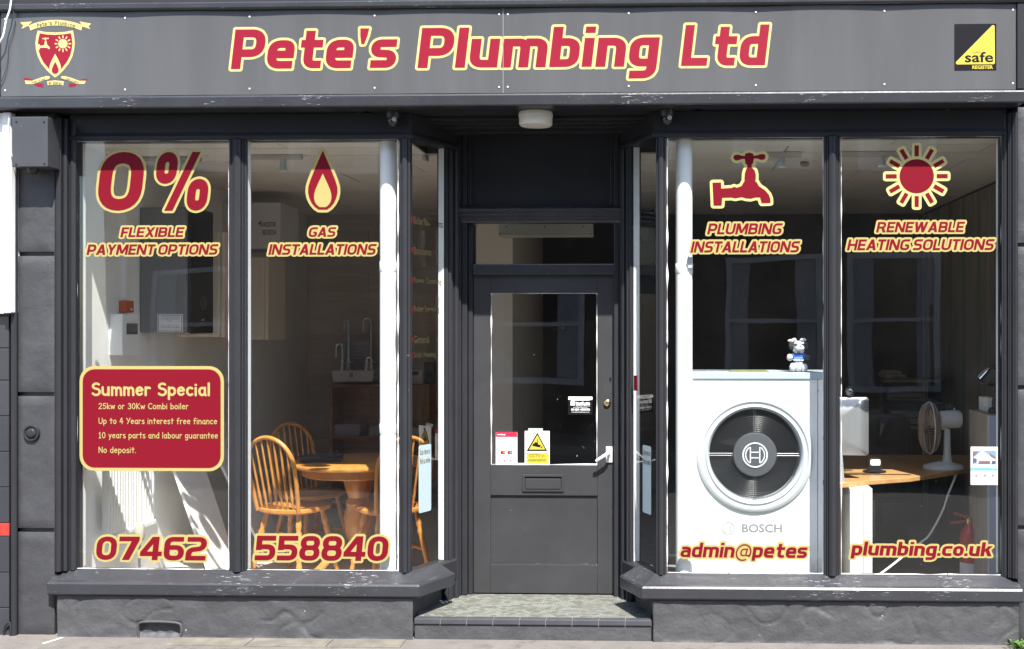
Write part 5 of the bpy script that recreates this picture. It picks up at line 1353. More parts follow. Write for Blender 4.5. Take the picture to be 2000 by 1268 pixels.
# over-door heater seen in the fanlight
Yh = .95; t = thing('door_heater', (PX(1064, Yh), Yh, PZ(460, Yh, 1064)), 'cream over-door heater casing seen through the fanlight', 'heater')
MB().box(PX(973.5, Yh), PX(1156, Yh), Yh, Yh + .16, PZ(460.5, Yh, 1064), PZ(425, Yh, 1064)).build('casing', M('cream_casing', (0.45, 0.42, 0.34), rough=.5), t, bevel=.004)
for u, v in ((989, 443), (1064, 443), (1139, 443), (976, 457), (1153, 457)):
    p = P(u, v, Yh); MB().lathe([(.005, 0), (.005, -.002), (0, -.003)], (p.x, Yh - .0003, p.z), 'Y', 8).build('screw', DARK, t)
mb = MB(); rect(mb, 979, 991, 453, 454, Yh - .001); rect(mb, 979, 1000, 456.5, 457.5, Yh - .001); mb.build('rating_label', [GREYP], t, fixn=False)
MB().box(PX(1022, 3.8), PX(1027, 3.8), 3.8, 3.89, ZF, 2.2).build('door_post', OAKD, None)
tag(bpy.data.objects['door_post'], 'thin brown upright post deep inside beyond the door glass', 'post')
# ================================================================== FURNITURE, LEFT ROOM
def turned(mb, a, b, r, rings=((.18, 1.25), (.25, .8), (.3, 1.3), (.72, .8), (.78, 1.35), (.84, .85))):
    a = Vector(a); b = Vector(b); pts = []; rad = []
    for k in range(25):
        t = k / 24; f = 1 + .25 * math.sin(math.pi * t)
        for c, g in rings:
            f *= 1 + (g - 1) * math.exp(-((t - c) / .025) ** 2)
        pts.append(a + (b - a) * t); rad.append(r * f)
    mb.tube(pts, rad, 10)
def windsor(x, y, heading, label):
    t = thing('windsor_chair', (x, y, ZF), label, 'chair', 'oak hoop-back chairs round the table', rz=heading - math.pi / 2)
    # local axes: the sitter looks along +y
    sh = []
    for k in range(28):
        a = 2 * math.pi * k / 28; rx, ry = .215, .205
        cx_, cy_ = math.copysign(abs(math.cos(a)) ** .75, math.cos(a)), math.copysign(abs(math.sin(a)) ** .75, math.sin(a))
        sh.append((cx_ * rx * (1 + .08 * (cy_ > 0) * cy_), cy_ * ry))
    mb = MB(); lay_ = [(.86, .435), (1.0, .45), (1.0, .468), (.96, .474), (.6, .466), (.0, .462)]
    vs = []; n = len(sh)
    for s_, z in lay_: vs += [(p[0] * s_, p[1] * s_, z) for p in sh]
    fs = [(i * n + j, i * n + (j + 1) % n, (i + 1) * n + (j + 1) % n, (i + 1) * n + j) for i in range(len(lay_) - 1) for j in range(n)] + [tuple(reversed(range(n)))]
    mb.add(vs, fs, 0, True); mb.build('seat', OAK, t, local=True)
    legs = []
    for sx, sy in ((-1, 1), (1, 1), (-1, -1), (1, -1)):
        top = (sx * .13, sy * .12, .44); bot = (sx * .20, sy * .20, 0)
        m_ = MB(); turned(m_, top, bot, .0155); m_.build('leg', OAK, t, local=True); legs.append((Vector(top), Vector(bot)))
    for i, j in ((0, 2), (1, 3)):
        p = legs[i][0].lerp(legs[i][1], .58); q = legs[j][0].lerp(legs[j][1], .58); m_ = MB(); turned(m_, p, q, .010, ((.5, 1.4),)); m_.build('stretcher', OAK, t, local=True)
    m_ = MB(); turned(m_, legs[0][0].lerp(legs[2][0], .5).lerp(legs[0][1].lerp(legs[2][1], .5), .58), legs[1][0].lerp(legs[3][0], .5).lerp(legs[1][1].lerp(legs[3][1], .5), .58), .010, ((.5, 1.4),)); m_.build('stretcher', OAK, t, local=True)
    # hoop, leaning back
    def bk(xx, z): return (xx, -.165 - (z - .46) * .22, z)
    hoop = [bk(-.165, .455), bk(-.175, .55), bk(-.185, .68)] + [bk(.185 * math.cos(R(a)), .76 + .19 * math.sin(R(a))) for a in range(170, 0, -10)] + [bk(.185, .68), bk(.175, .55), bk(.165, .455)]
    MB().tube(smooth_path(hoop, 3), .0145, 10).build('hoop', OAK, t, local=True)
    for i in range(-3, 4):
        xx = i * .042; xt = i * .049; zt = .76 + .19 * math.sqrt(max(0, 1 - (xt / .185) ** 2)) - .008
        m_ = MB(); turned(m_, bk(xx, .455), bk(xt, zt), .0062, ((.12, 1.5), (.22, 1.7), (.28, 1.4), (.55, 1.15))); m_.build('spindle', OAK, t, local=True)
    return t
windsor(-2.52, 1.08, R(70), 'oak hoop-back chair on the left with its back to the window')
windsor(-2.60, 1.68, R(-35), 'oak hoop-back chair behind the round table')
windsor(-1.87, 1.08, R(127), 'oak hoop-back chair on the right, partly behind the white pipe')
# round pedestal table
tx, ty = -2.14, 1.27; ztb = .85
t = thing('round_table', (tx, ty, ZF), 'round oak pedestal table with turned column inside the left window', 'table')
MB().lathe([(.0, ztb - .028), (.44, ztb - .028), (.45, ztb - .018), (.45, ztb - .006), (.44, ztb), (0, ztb)], (tx, ty, 0), 'Z', 48).build('table_top', OAK, t)
MB().lathe([(.37, ztb - .09), (.375, ztb - .085), (.375, ztb - .0285)], (tx, ty, 0), 'Z', 40, cap=False).build('apron', OAK, t)
MB().lathe([(.05, .24), (.085, .27), (.07, .30), (.09, .36), (.10, .46), (.082, .54), (.09, .56), (.07, .60), (.085, .64), (.10, .70), (.11, ztb - .029)], (tx, ty, 0), 'Z', 28).build('column', OAK, t)
for k in range(4):
    a = R(45 + 90 * k); c, s_ = math.cos(a), math.sin(a)
    MB().tube(smooth_path([(tx + c * .05, ty + s_ * .05, .27), (tx + c * .18, ty + s_ * .18, .24), (tx + c * .30, ty + s_ * .30, .14), (tx + c * .38, ty + s_ * .38, ZF + .02)], 5), .026, 8).build('foot', OAK, t)
t = thing('magazines', (-2.42, 1.2, ztb), 'dark stack of magazines lying on the left of the oak table', 'magazines')
for k, (dx, a) in enumerate(((0, .1), (.01, .25), (-.01, -.05))):
    m_ = MB().box(-.13, .13, -.09, .09, 0, .012); m_.xf(Matrix.Translation((-2.38 + dx, 1.22, ztb + .001 + k * .0125)) @ Matrix.Rotation(a, 4, 'Z')); m_.build('magazine', M('dark_magazine', (0.03, 0.03, 0.035), rough=.35), t)
# bookcase with papers, sink and taps
Yk = 3.75; bx0, bx1 = PX(643, Yk), PX(838, Yk); zb_top = PZ(751, Yk, 690)
t = thing('bookcase', ((bx0 + bx1) / 2, Yk, ZF), 'low brown wooden bookcase against the back wall', 'bookcase')
th = .028
for x in (bx0, bx1 - th): MB().box(x, x + th, Yk, Yk + .35, ZF, zb_top - th - .0005).build('side_panel', OAKD, t)
MB().box(bx0 - .01, bx1 + .01, Yk - .01, Yk + .36, zb_top - th, zb_top).build('top', M('lighter_oak_edge', (0.26, 0.125, 0.045), rough=.5), t, bevel=.003)
zsh = [PZ(852, Yk, 690), ZF + .08]
for z in zsh: MB().box(bx0 + th + .0005, bx1 - th - .0005, Yk + .005, Yk + .33, z - .022, z).build('shelf', M('lighter_oak_edge', (0.26, 0.125, 0.045), rough=.5), t)
MB().box(bx0 + th + .0005, bx1 - th - .0005, Yk + .332, Yk + .345, ZF, zb_top - th - .0005).build('back_panel', OAKD, t)
def papers(u0, u1, v0, v1, label):
    x0, x1 = PX(u0, Yk + .06), PX(u1, Yk + .06); zz0 = zsh[0] + .001; h_ = PZ(v0, Yk, 690) - PZ(v1, Yk, 690)
    t = thing('paper_stack', ((x0 + x1) / 2, Yk + .1, zz0), label, 'papers')
    n_ = 5
    for k in range(n_):
        d = (k * 37 % 5 - 2) * .004; MB().box(x0 + d, x1 + d, Yk + .04, Yk + .29, zz0 + h_ * k / n_ + .0004, zz0 + h_ * (k + 1) / n_).build('sheaf', M('grey_paper', (0.36, 0.36, 0.40), rough=.8), t)
papers(654, 704, 826, 848, 'stack of white papers on the bookcase middle shelf, left'); papers(722, 742, 830, 848, 'stack of white papers on the bookcase shelf behind the pipe'); papers(790, 826, 832, 848, 'stack of grey papers on the bookcase shelf, right')
Ysk = Yk + .02
t = thing('display_sink', (PX(690, Ysk), Ysk, zb_top), 'small white sink on the bookcase top', 'sink')
sx0_, sx1_ = PX(646, Ysk), PX(732, Ysk); zs0, zs1 = PZ(746, Ysk, 690), PZ(724, Ysk, 690)
sk = MB(); sk.xzprism([(sx0_ + .02, zs0), (sx1_ - .02, zs0), (sx1_, zs1), (sx0_, zs1)], Ysk, Ysk + .26); sk.build('basin', M('sink_white', (0.58, 0.57, 0.57), rough=.25), t, bevel=.006)
mb = MB()
for dx in (-.008, .008): mb.add([(PX(686, Ysk) + dx - .004, Ysk - .001, zs0 + .04), (PX(686, Ysk) + dx + .004, Ysk - .001, zs0 + .04), (PX(686, Ysk) + dx + .004, Ysk - .001, zs1 - .02), (PX(686, Ysk) + dx - .004, Ysk - .001, zs1 - .02)], [(0, 1, 2, 3)])
mb.build('badge', [DARK], t, fixn=False)
def swan(u, vb_, vt_, du, label, Y):
    b_ = P(u, vb_, Y); tp_ = P(u, vt_, Y); dx = PX(u + du, Y) - PX(u, Y); h = tp_.z - b_.z; r = abs(dx) / 2
    t = thing('display_tap', (b_.x, Y, b_.z), label, 'tap', 'chrome taps on show above the sink')
    pts = [(b_.x, Y, b_.z), (b_.x, Y, tp_.z - r)] + [(b_.x + dx / 2 - dx / 2 * math.cos(R(a)), Y, tp_.z - r + r * math.sin(R(a))) for a in range(20, 181, 20)] + [(b_.x + dx, Y, tp_.z - r - .09)]
    MB().tube(pts, .013, 10).build('spout', CHROME, t)
    MB().lathe([(.03, b_.z), (.03, b_.z + .012), (.02, b_.z + .02), (.018, b_.z + .09), (.013, b_.z + .1)], (b_.x, Y, 0), 'Z', 16).build('body', CHROME, t)
    MB().tube([(b_.x, Y - .015, b_.z + .06), (b_.x + .06, Y - .04, b_.z + .075)], .007, 8).build('lever', CHROME, t)
zbd = PZ(722, Ysk + .28, 700)
t = thing('display_board', (PX(700, 4.05), 4.05, zbd), 'grey printed display board standing behind the sink', 'board')
MB().box(PX(673, 4.05), PX(727, 4.05), 4.05, 4.07, zb_top, PZ(667, 4.05, 700)).build('panel', M('grey_board', (0.34, 0.33, 0.33), rough=.6), t)
mb = MB()
for k in range(6): v0 = 676 + k * 6.5; rect(mb, 683, 683 + (30 - (k * 7) % 13), v0, v0 + 1.2, 4.048)
mb.build('print', [LGREY], t, fixn=False)
swan(681, 722, 625, -8, 'taller chrome swan-neck tap left of the display board', Ysk + .235); swan(725, 722, 622, -15, 'chrome swan-neck tap right of the display board', Ysk + .235); swan(669, 724, 672, -12, 'short chrome lever tap at the left end of the sink', Ysk + .03); swan(716, 724, 698, 10, 'low chrome cross-head tap on the right of the sink', Ysk + .03)
t = thing('white_terminal', (PX(810, Yk + .1), Yk + .1, zb_top), 'white desktop machine with dark display on the bookcase, seen through splay', 'terminal')
Yt_ = Yk + .08; MB().box(PX(793, Yt_), PX(826, Yt_), Yt_, Yt_ + .2, zb_top + .001, PZ(722, Yt_, 810)).build('case', M('ivory_case', (0.45, 0.44, 0.41), rough=.5), t, bevel=.006)
MB().box(PX(796, Yt_), PX(818, Yt_), Yt_ - .003, Yt_ - .0003, PZ(733, Yt_, 810), PZ(726, Yt_, 810)).build('display', DARK, t)
t = thing('speaker_box', (PX(836, Yt_), Yt_, zb_top), 'small black speaker box beside the white terminal on the bookcase', 'speaker')
MB().box(PX(827, Yt_), PX(847, Yt_), Yt_ + .02, Yt_ + .2, zb_top + .001, PZ(708, Yt_, 837)).build('case', M('slate_plastic', (0.05, 0.055, 0.07), rough=.5), t, bevel=.006)
MB().lathe([(.03, 0), (.03, -.004), (.0, -.002)], (PX(837, Yt_), Yt_ + .0195, zb_top + .09), 'Y', 16).build('cone', DARK, t)
t = thing('wall_card', (PX(810, 4.25), YB - .02, 2.0), 'cream card pinned on the back wall seen through the left splay', 'card')
MB().box(PX(798, 4.25), PX(818, 4.25), YB - .02, YB - .0125, PZ(461, 4.25, 808), PZ(439, 4.25, 808)).build('sheet', M('cream_card', (0.5, 0.47, 0.36), rough=.8), t)

# ================================================================== RIGHT WINDOW
YP = .15
t = thing('heat_pump', (PX(1475, YP), YP, ZF), 'tall white heat pump with round black fan grille behind the right window', 'heat pump')
hx0, hx1 = PX(1338, YP), PX(1626, YP); hz1 = PZ(741, YP, 1475); hzt = PZ(728, YP, 1475)
HPW = M('heat_pump_white', (0.80, 0.80, 0.79), rough=.35)
fc = P(1474.5, 888.5, YP); RO, RI = 113 / 345 * 1.024, 91 / 345 * 1.024
# front sheet with a round opening
ring = [(fc.x + RI * math.cos(2 * math.pi * k / 64), fc.z + RI * math.sin(2 * math.pi * k / 64)) for k in range(64)]
xseam = PX(1597, YP)
fr = MB(); nb_ = 64
outer = []
for k in range(64):
    a = 2 * math.pi * k / 64; c, s_ = math.cos(a), math.sin(a)
    tx_ = min(((xseam - .0015 - fc.x) / c) if c > 1e-6 else 1e9, ((hx0 - fc.x) / c) if c < -1e-6 else 1e9); tz_ = min(((hz1 - fc.z) / s_) if s_ > 1e-6 else 1e9, ((ZF + .12 - fc.z) / s_) if s_ < -1e-6 else 1e9)
    q = min(tx_, tz_); outer.append((fc.x + c * q, fc.z + s_ * q))
cor = [(xseam - .0015, hz1), (hx0, hz1), (hx0, ZF + .12), (xseam - .0015, ZF + .12)]
polys = []
for k in range(64):
    k2 = (k + 1) % 64; a_, b_ = outer[k], outer[k2]; quad = [ring[k], ring[k2], b_]
    for cc in cor:
        if abs(a_[0] - b_[0]) > 1e-6 and abs(a_[1] - b_[1]) > 1e-6 and (abs(cc[0] - a_[0]) < 1e-6 or abs(cc[1] - a_[1]) < 1e-6) and (abs(cc[0] - b_[0]) < 1e-6 or abs(cc[1] - b_[1]) < 1e-6): quad.append(cc)
    quad.append(a_); fr.add([(p[0], YP, p[1]) for p in quad], [tuple(range(len(quad)))])
fr.build('front_panel', HPW, t)
MB().box(xseam + .0015, hx1, YP, YP + .012, ZF + .12, hz1).build('side_panel', HPW, t, bevel=.002)
MB().box(hx0 + .002, hx1 - .002, YP + .42, YP + .43, ZF + .12, hz1 - .002).build('back_panel', HPW, t)
MB().box(hx0, hx0 + .012, YP + .0125, YP + .42, ZF + .12, hz1).build('side_panel', HPW, t); MB().box(hx1 - .012, hx1, YP + .0125, YP + .42, ZF + .12, hz1).build('side_panel', HPW, t)
MB().box(hx0 - .006, hx1 + .006, YP - .008, YP + .44, hz1 + .0005, hzt).build('lid', M('heat_pump_lid', (0.42, 0.47, 0.51), rough=.35), t, bevel=.004)
MB().box(hx0 + .02, hx1 - .02, YP + .03, YP + .40, ZF, ZF + .119).build('plinth', DARK, t)
# fan shroud ring
MB().lathe([(RO, YP - .0005), (RO, YP - .010), (RO - .012, YP - .018), (RO - .026, YP - .020), (RO - .034, YP - .012), (RI + .018, YP - .012), (RI + .010, YP - .020), (RI, YP - .012), (RI - .008, YP + .02), (RI - .008, YP + .13)], (fc.x, 0, fc.z), 'Y', 72, cap=False).build('fan_ring', M('pale_grey_ring', (0.50, 0.53, 0.55), rough=.3), t)
MB().lathe([(RI + .01, YP + .13), (0, YP + .131)], (fc.x, 0, fc.z), 'Y', 48).build('fan_well', M('fan_well_black', (0.004, 0.004, 0.0045), rough=.6), t)
gr = MB(); rr_ = .135
while rr_ < RI - .012:
    gr.tube([(fc.x + rr_ * math.cos(2 * math.pi * k / 64), YP + .012, fc.z + rr_ * math.sin(2 * math.pi * k / 64)) for k in range(65)], .0018, 5, cap=False); rr_ += .0108
GRM = M('steel_grey_wire', (0.10, 0.10, 0.105), rough=.25, metal=.6)
go_ = gr.build('fan_grille', GRM, t, fixn=False); go_['kind'] = 'stuff'
for k in range(4):
    a = R(90 * k); c, s_ = math.cos(a), math.sin(a)
    for d in (-.006, .006): MB().tube([(fc.x + c * .12 - s_ * d, YP + .016, fc.z + s_ * .12 + c * d), (fc.x + c * (RI - .006) - s_ * d, YP + .016, fc.z + s_ * (RI - .006) + c * d)], .0022, 6).build('grille_spoke', M('wire_grey', (0.2, 0.2, 0.21), rough=.3, metal=.5), t)
for k in range(4):
    a = R(35 + 90 * k); bl = MB(); vs = []
    for i in range(9):
        q = i / 8; ra = .10 + (RI - .04 - .10) * q; aw = R(34 - 8 * q)
        for j in range(7):
            w = (j / 6 - .5) * 2 * aw + .25 * q; vs.append((fc.x + ra * math.cos(a + w), YP + .09 - .03 * (j / 6 - .5), fc.z + ra * math.sin(a + w)))
    bl.add(vs, [(i * 7 + j, (i + 1) * 7 + j, (i + 1) * 7 + j + 1, i * 7 + j + 1) for i in range(8) for j in range(6)], 0, True); bl.build('fan_blade', M('fan_blade_black', (0.005, 0.005, 0.006), rough=.5), t, fixn=False)
hb2 = MB().lathe([(.128, YP + .03), (.128, YP + .004), (.122, YP - .004), (.06, YP - .009), (0, YP - .010)], (fc.x, 0, fc.z), 'Y', 48).build('fan_hub', M('hub_grey', (0.075, 0.08, 0.088), rough=.4), t)
def armature(mb, cx_, cz_, r, Y, lw, mi=0):
    def ringp(rr, w, n_=40): return stroke([(cx_ + rr * math.cos(2 * math.pi * k / n_), cz_ + rr * math.sin(2 * math.pi * k / n_)) for k in range(n_)], w, w, closed=True)
    lay(mb, ringp(r - lw, lw), Y, mi)
    ri = r * .74; lay_p = []
    # anchor: two rounded sides joined by two bars
    for sg in (-1, 1):
        arcp = [(cx_ + sg * ri * math.cos(R(a)), cz_ + ri * math.sin(R(a))) for a in range(-58, 59, 8)]
        xs = ri * .50
        lay_p += stroke(arcp, lw * .75, lw * .75) + stroke([(cx_ + sg * xs, cz_ - ri * .86), (cx_ + sg * xs, cz_ + ri * .86)], lw * .75, lw * .75)
    for sg in (-1, 1): lay_p += stroke([(cx_ - ri * .5, cz_ + sg * ri * .30), (cx_ + ri * .5, cz_ + sg * ri * .30)], lw * .75, lw * .75)
    lay(mb, lay_p, Y, mi)
mb = MB(); armature(mb, fc.x, fc.z, .0735, YP - .0116, .0042); mb.build('emblem', [M('silver_print', (0.62, 0.63, 0.65), rough=.4)], hb2, fixn=False)
mb = MB(); lc = P(1422.3, 1032.5, YP); armature(mb, lc.x, lc.z, .038, YP - .001, .0023, 0); sans(mb, 'BOSCH', 1449, 1527.5, 1023.5, 1040.5, YP - .001, 0, bold=.03)
mb.build('lettering', [M('logo_grey', (0.20, 0.205, 0.22), rough=.5), LGREY], t, fixn=False)
sr = P(1598, 763, YP); MB().lathe([(.006, 0), (.006, -.002), (0, -.003)], (sr.x, YP - .0003, sr.z), 'Y', 10).build('screw', CHROME, t)
t = MB().box(PX(1425, .3), PX(1500, .3), YP + .10, YP + .3, hzt + .001, hzt + .004).build('green_leaflet', M('green_leaflet', (0.20, 0.26, 0.08), rough=.5), None); tag(t, 'flat yellow green leaflet lying on top of the heat pump', 'leaflet')

# plush terrier on top of the unit
td = P(1559, 727, YP + .1); dx0, dy0, dz0 = td.x, YP + .10, hzt + .0005
FUR = M('grey_white_plush', (0.52, 0.52, 0.54), rough=.95, var=.55, vscale=45, bump=1.0, bscale=200); FURW = M('white_plush', (0.78, 0.78, 0.77), rough=.95, bump=.8, bscale=200); FURD = M('charcoal_plush', (0.045, 0.045, 0.05), rough=.95, bump=.8, bscale=200)
BLU = M('royal_blue_cloth', (0.015, 0.10, 0.42), rough=.8, bump=.3, bscale=200)
t = thing('plush_dog', (dx0, dy0, dz0), 'small grey plush dog in a blue jumper sitting on the heat pump', 'toy')
k = .0031
def bl_(name, parts, m, par=None):
    mb = MB()
    for i, (cx_, cy_, cz_, rx, ry, rz) in enumerate(parts): mb.ball((dx0 + cx_ * k, dy0 + cy_ * k, dz0 + cz_ * k), (rx * k, ry * k, rz * k), 22, fuzz=(.26 if m in (FUR, FURD, FURW) and name not in ('muzzle',) else .06), seed=i + len(name))
    return mb.build(name, m, par or t)
bl_('body', [(0, 0, 11, 11, 9, 11)], FUR); bl_('leg', [(-11, -7, 8.5, 6, 8, 8.2)], FUR); bl_('leg', [(11, -6, 8, 6, 8, 8)], FUR)
bl_('jumper', [(0, 0, 27, 11.5, 9.5, 11)], BLU); bl_('sleeve', [(-10, -2, 30, 5, 5, 5)], BLU); bl_('sleeve', [(10, -2, 30, 5, 5, 5)], BLU)
bl_('paw', [(-16, -4, 27.5, 6, 6, 6.4)], FUR); bl_('paw', [(17, -3, 28, 5.6, 6, 6)], FURD)
hd = bl_('head', [(0, -1, 48, 12, 10, 10.5)], FUR)
bl_('muzzle', [(2, -10, 45.5, 8.6, 6.5, 5.6)], FURW, hd); bl_('nose', [(2.6, -15.5, 48.6, 1.7, 1.2, 1.3)], DARK, hd)
bl_('ear', [(-12.5, -4, 50, 5.5, 4, 8)], FURD, hd); bl_('ear', [(13, -4, 50, 5, 4, 8)], FURD, hd)
bl_('ear_tuft', [(-13, -3, 59, 6.5, 3, 3), (-8, -4, 61, 4, 3, 3)], FURW, hd); bl_('ear_tuft', [(9, -3, 61, 5.5, 3, 3)], FURW, hd)
bl_('beard', [(-4, -4, 40.5, 6, 5, 5), (6, -4, 39.5, 5, 5, 5)], FUR, hd)
bl_('eye', [(-5, -9.6, 51.2, 2.6, 1.6, 1.9)], DARK, hd); bl_('eye', [(8, -9.6, 51.2, 2.6, 1.6, 1.9)], DARK, hd)
bl_('eyebrow', [(-5.5, -9, 54.5, 3, 2, 2)], FURW, hd); bl_('eyebrow', [(7.5, -9, 54.5, 3, 2, 2)], FURW, hd)
mb = MB(); Yj = dy0 - 10.2 * k; sans(mb, 'WORCESTER Bosch', 1549, 1570, 701.5, 705, Yj, 0, bold=.03); rect(mb, 1551, 1568, 699, 699.7, Yj, 0); mb.build('lettering', [WHITEP], t, fixn=False)

# desk, computer, fan
zd_ = .83
dd = lambda u, v: None
t = thing('office_desk', (1.4, .9, ZF), 'beech topped desk with white leg panel inside the right window', 'desk')
Z = EYE - zd_
def on(v): return Z * FPX / (v - CY) - DIST        # depth at which a desk-top point shows at height v
dk = [(PX(1600, on(948)), on(948)), (PX(1690, on(937)), on(937)), (PX(1780, on(930)), on(930)), (PX(1850, on(919)), on(919)), (PX(1905, on(910)), on(910)), (2.37, on(898)), (2.37, 1.9), (PX(1600, 1.9), 1.9)]
MB().prism(dk, zd_ - .03, zd_).build('desk_top', DESKW, t, bevel=.004)
Yl = on(945) + .05
MB().box(PX(1660, Yl), PX(1704, Yl), Yl, Yl + .5, ZF, zd_ - .0305).build('leg_panel', M('white_laminate', (0.62, 0.62, 0.60), rough=.4), t, bevel=.003)
MB().box(PX(1686, Yl) , PX(1687, Yl), Yl - .002, Yl - .0003, ZF + .01, zd_ - .04).build('panel_groove', M('grey_groove', (0.35, 0.35, 0.34), rough=.5), t)
Ye = Yl + .35; MB().box(PX(1600, Ye), PX(1656, Ye), Ye, Ye + .02, ZF + .12, zd_ - .031).build('modesty_panel', M('orange_veneer', (0.45, 0.20, 0.07), rough=.5), t)
# computer
Ym = .55; xm1 = PX(1697, Ym); xm0 = xm1 - .52; zm0, zm1 = PZ(890, Ym, 1680), PZ(775.5, Ym, 1680)
t = thing('computer', ((xm0 + xm1) / 2, Ym, zd_), 'silver desktop computer seen from behind on the beech desk', 'computer')
ALU = M('silver_aluminium', (0.42, 0.42, 0.435), rough=.38, metal=.7)
mm = MB(); pol = rrect(xm0, xm1, zm0, zm1, .02); n = len(pol); vs = []
cxm, czm = (xm0 + xm1) / 2, (zm0 + zm1) / 2
for s_, y in ((1.0, Ym + .012), (1.0, Ym + .006), (.985, Ym), (.7, Ym - .022), (.35, Ym - .034), (0.02, Ym - .036)): vs += [(cxm + (p[0] - cxm) * s_, y, czm + (p[1] - czm) * s_) for p in pol]
mm.add(vs, [(i * n + j, i * n + (j + 1) % n, (i + 1) * n + (j + 1) % n, (i + 1) * n + j) for i in range(5) for j in range(n)], 0, True); mm.build('rear_case', ALU, t)
MB().box(xm0 + .006, xm1 - .006, Ym + .0125, Ym + .018, zm0 + .006, zm1 - .006).build('screen', DARK, t)
st = MB(); st.add([(cxm - .09, Ym - .02, zm0 + .1), (cxm + .09, Ym - .02, zm0 + .1), (cxm + .1, Ym - .07, zd_ + .006), (cxm - .1, Ym - .07, zd_ + .006), (cxm - .09, Ym - .012, zm0 + .1), (cxm + .09, Ym - .012, zm0 + .1), (cxm + .1, Ym - .062, zd_ + .006), (cxm - .1, Ym - .062, zd_ + .006)], [(0, 1, 2, 3), (7, 6, 5, 4), (0, 4, 5, 1), (1, 5, 6, 2), (2, 6, 7, 3), (3, 7, 4, 0)]); st.build('stand', ALU, t)
MB().box(cxm - .1, cxm + .1, Ym - .075, Ym + .12, zd_ + .0005, zd_ + .0055).build('foot', ALU, t)
wb = P(1660, 769, Ym); t = thing('webcam', (wb.x, Ym, zm1), 'round chrome webcam ball on top of the silver computer', 'webcam')
MB().ball((wb.x, Ym + .01, zm1 + .033), .032, 20).build('ball', M('dark_chrome', (0.25, 0.26, 0.27), rough=.15, metal=1), t); MB().box(wb.x - .02, wb.x + .02, Ym, Ym + .02, zm1 + .0005, zm1 + .006).build('clip', DARK, t)
Yc_ = on(921) ; cr = P(1709, 921, Yc_)
t = thing('card_reader', (cr.x, Yc_, zd_), 'small black card reader with front painted white for gleaming chrome on the desk', 'card reader')
cb_ = MB(); cb_.xzprism(rrect(cr.x - .042, cr.x + .042, zd_ + .012, zd_ + .09, .018), Yc_, Yc_ + .05); cb_.build('case', DARK, t)
cf = MB(); cf.xzprism(rrect(cr.x - .030, cr.x + .034, zd_ + .045, zd_ + .084, .010), Yc_ - .004, Yc_ - .0003); cf.build('front', WHITEP, t)  # plain white stands in for the bright reflection of chrome
MB().lathe([(.075, zd_ + .0005), (.075, zd_ + .008), (.05, zd_ + .0115)], (cr.x, Yc_ + .02, 0), 'Z', 24).build('base', DARK, t)
# desk fan
Yf = on(913); fb = P(1842, 913, Yf)
t = thing('desk_fan', (fb.x, Yf, zd_), 'white desk fan turned sideways on the beech desk', 'fan')
FW = M('fan_white', (0.62, 0.65, 0.64), rough=.35)
s = (Yf + DIST) / FPX
pol = [(fb.x + rx_ * s, Yf + ry_ * s) for rx_, ry_ in [(40 * math.cos(a) * (1 if abs(math.cos(a)) < .9 else .97), 30 * math.sin(a)) for a in [2 * math.pi * i / 28 for i in range(28)]]]
n = len(pol); vs = []
for sc_, z in ((1, zd_ + .0005), (1, zd_ + .012), (.93, zd_ + .026), (.5, zd_ + .04), (.3, zd_ + .05)): vs += [(fb.x + (p[0] - fb.x) * sc_, Yf + (p[1] - Yf) * sc_, z) for p in pol]
mb = MB(); mb.add(vs, [(i * n + j, i * n + (j + 1) % n, (i + 1) * n + (j + 1) % n, (i + 1) * n + j) for i in range(4) for j in range(n)] + [tuple(reversed(range(n))), tuple(range(4 * n, 5 * n))], 0, True); mb.build('base', FW, t)
pc_ = P(1850, 870, Yf); ztop_f = P(1848, 838, Yf).z; zc_f = P(1818, 836, Yf).z
MB().tube([(pc_.x, Yf, zd_ + .04), (pc_.x, Yf, zd_ + .10), (pc_.x, Yf, ztop_f)], [10 * s, 7.5 * s, 6 * s], 16).build('column', FW, t)
xm_ = P(1833, 820, Yf).x; xe_ = P(1877, 820, Yf).x; zm_ = P(1850, 819, Yf).z
MB().lathe([(12 * s, xm_), (16 * s, xm_ + .01), (17.5 * s, (xm_ + xe_) / 2), (17 * s, xe_ - .012), (14 * s, xe_), (0, xe_ + .001)], (0, Yf, zm_), 'X', 24).build('motor_housing', FW, t)
MB().box(P(1838, 0, Yf).x, P(1850, 0, Yf).x, Yf - .02, Yf + .02, ztop_f - .004, zm_ - 15 * s).build('pivot', FW, t, bevel=.004)
MB().lathe([(.006, zm_ + 17 * s), (.006, zm_ + 19.5 * s), (.008, zm_ + 21 * s), (0, zm_ + 21.5 * s)], (P(1864, 0, Yf).x, Yf, 0), 'Z', 10).build('knob', FW, t)
xc_ = P(1815, 836, Yf).x; RC = 50 * s
CG = M('beige_wire', (0.42, 0.36, 0.29), rough=.4)
cg = MB()
for kk in range(60):
    a = 2 * math.pi * kk / 60; c, s_ = math.cos(a), math.sin(a)
    pts = []
    for q in [i / 10 for i in range(11)]:
        th_ = math.pi * (q); rr2 = RC * (math.sin(th_) ** .55 if 0 < q < 1 else .22); rr2 = max(rr2, RC * .22); xx = xc_ - 17 * s * math.cos(th_)
        pts.append((xx, Yf + c * rr2, zc_f + s_ * rr2))
    cg.tube(pts, .0011, 4, cap=False)
o = cg.build('cage', CG, t, fixn=False); o['kind'] = 'stuff'
MB().tube([(xc_, Yf + RC * 1.005 * math.cos(2 * math.pi * i / 48), zc_f + RC * 1.005 * math.sin(2 * math.pi * i / 48)) for i in range(49)], .0042, 8, cap=False).build('cage_rim', FW, t)
for xx in (xc_ - 17 * s, xc_ + 17 * s): MB().lathe([(RC * .24, xx - .003), (RC * .24, xx + .003)], (0, Yf, zc_f), 'X', 20).build('cage_cap', CG, t)
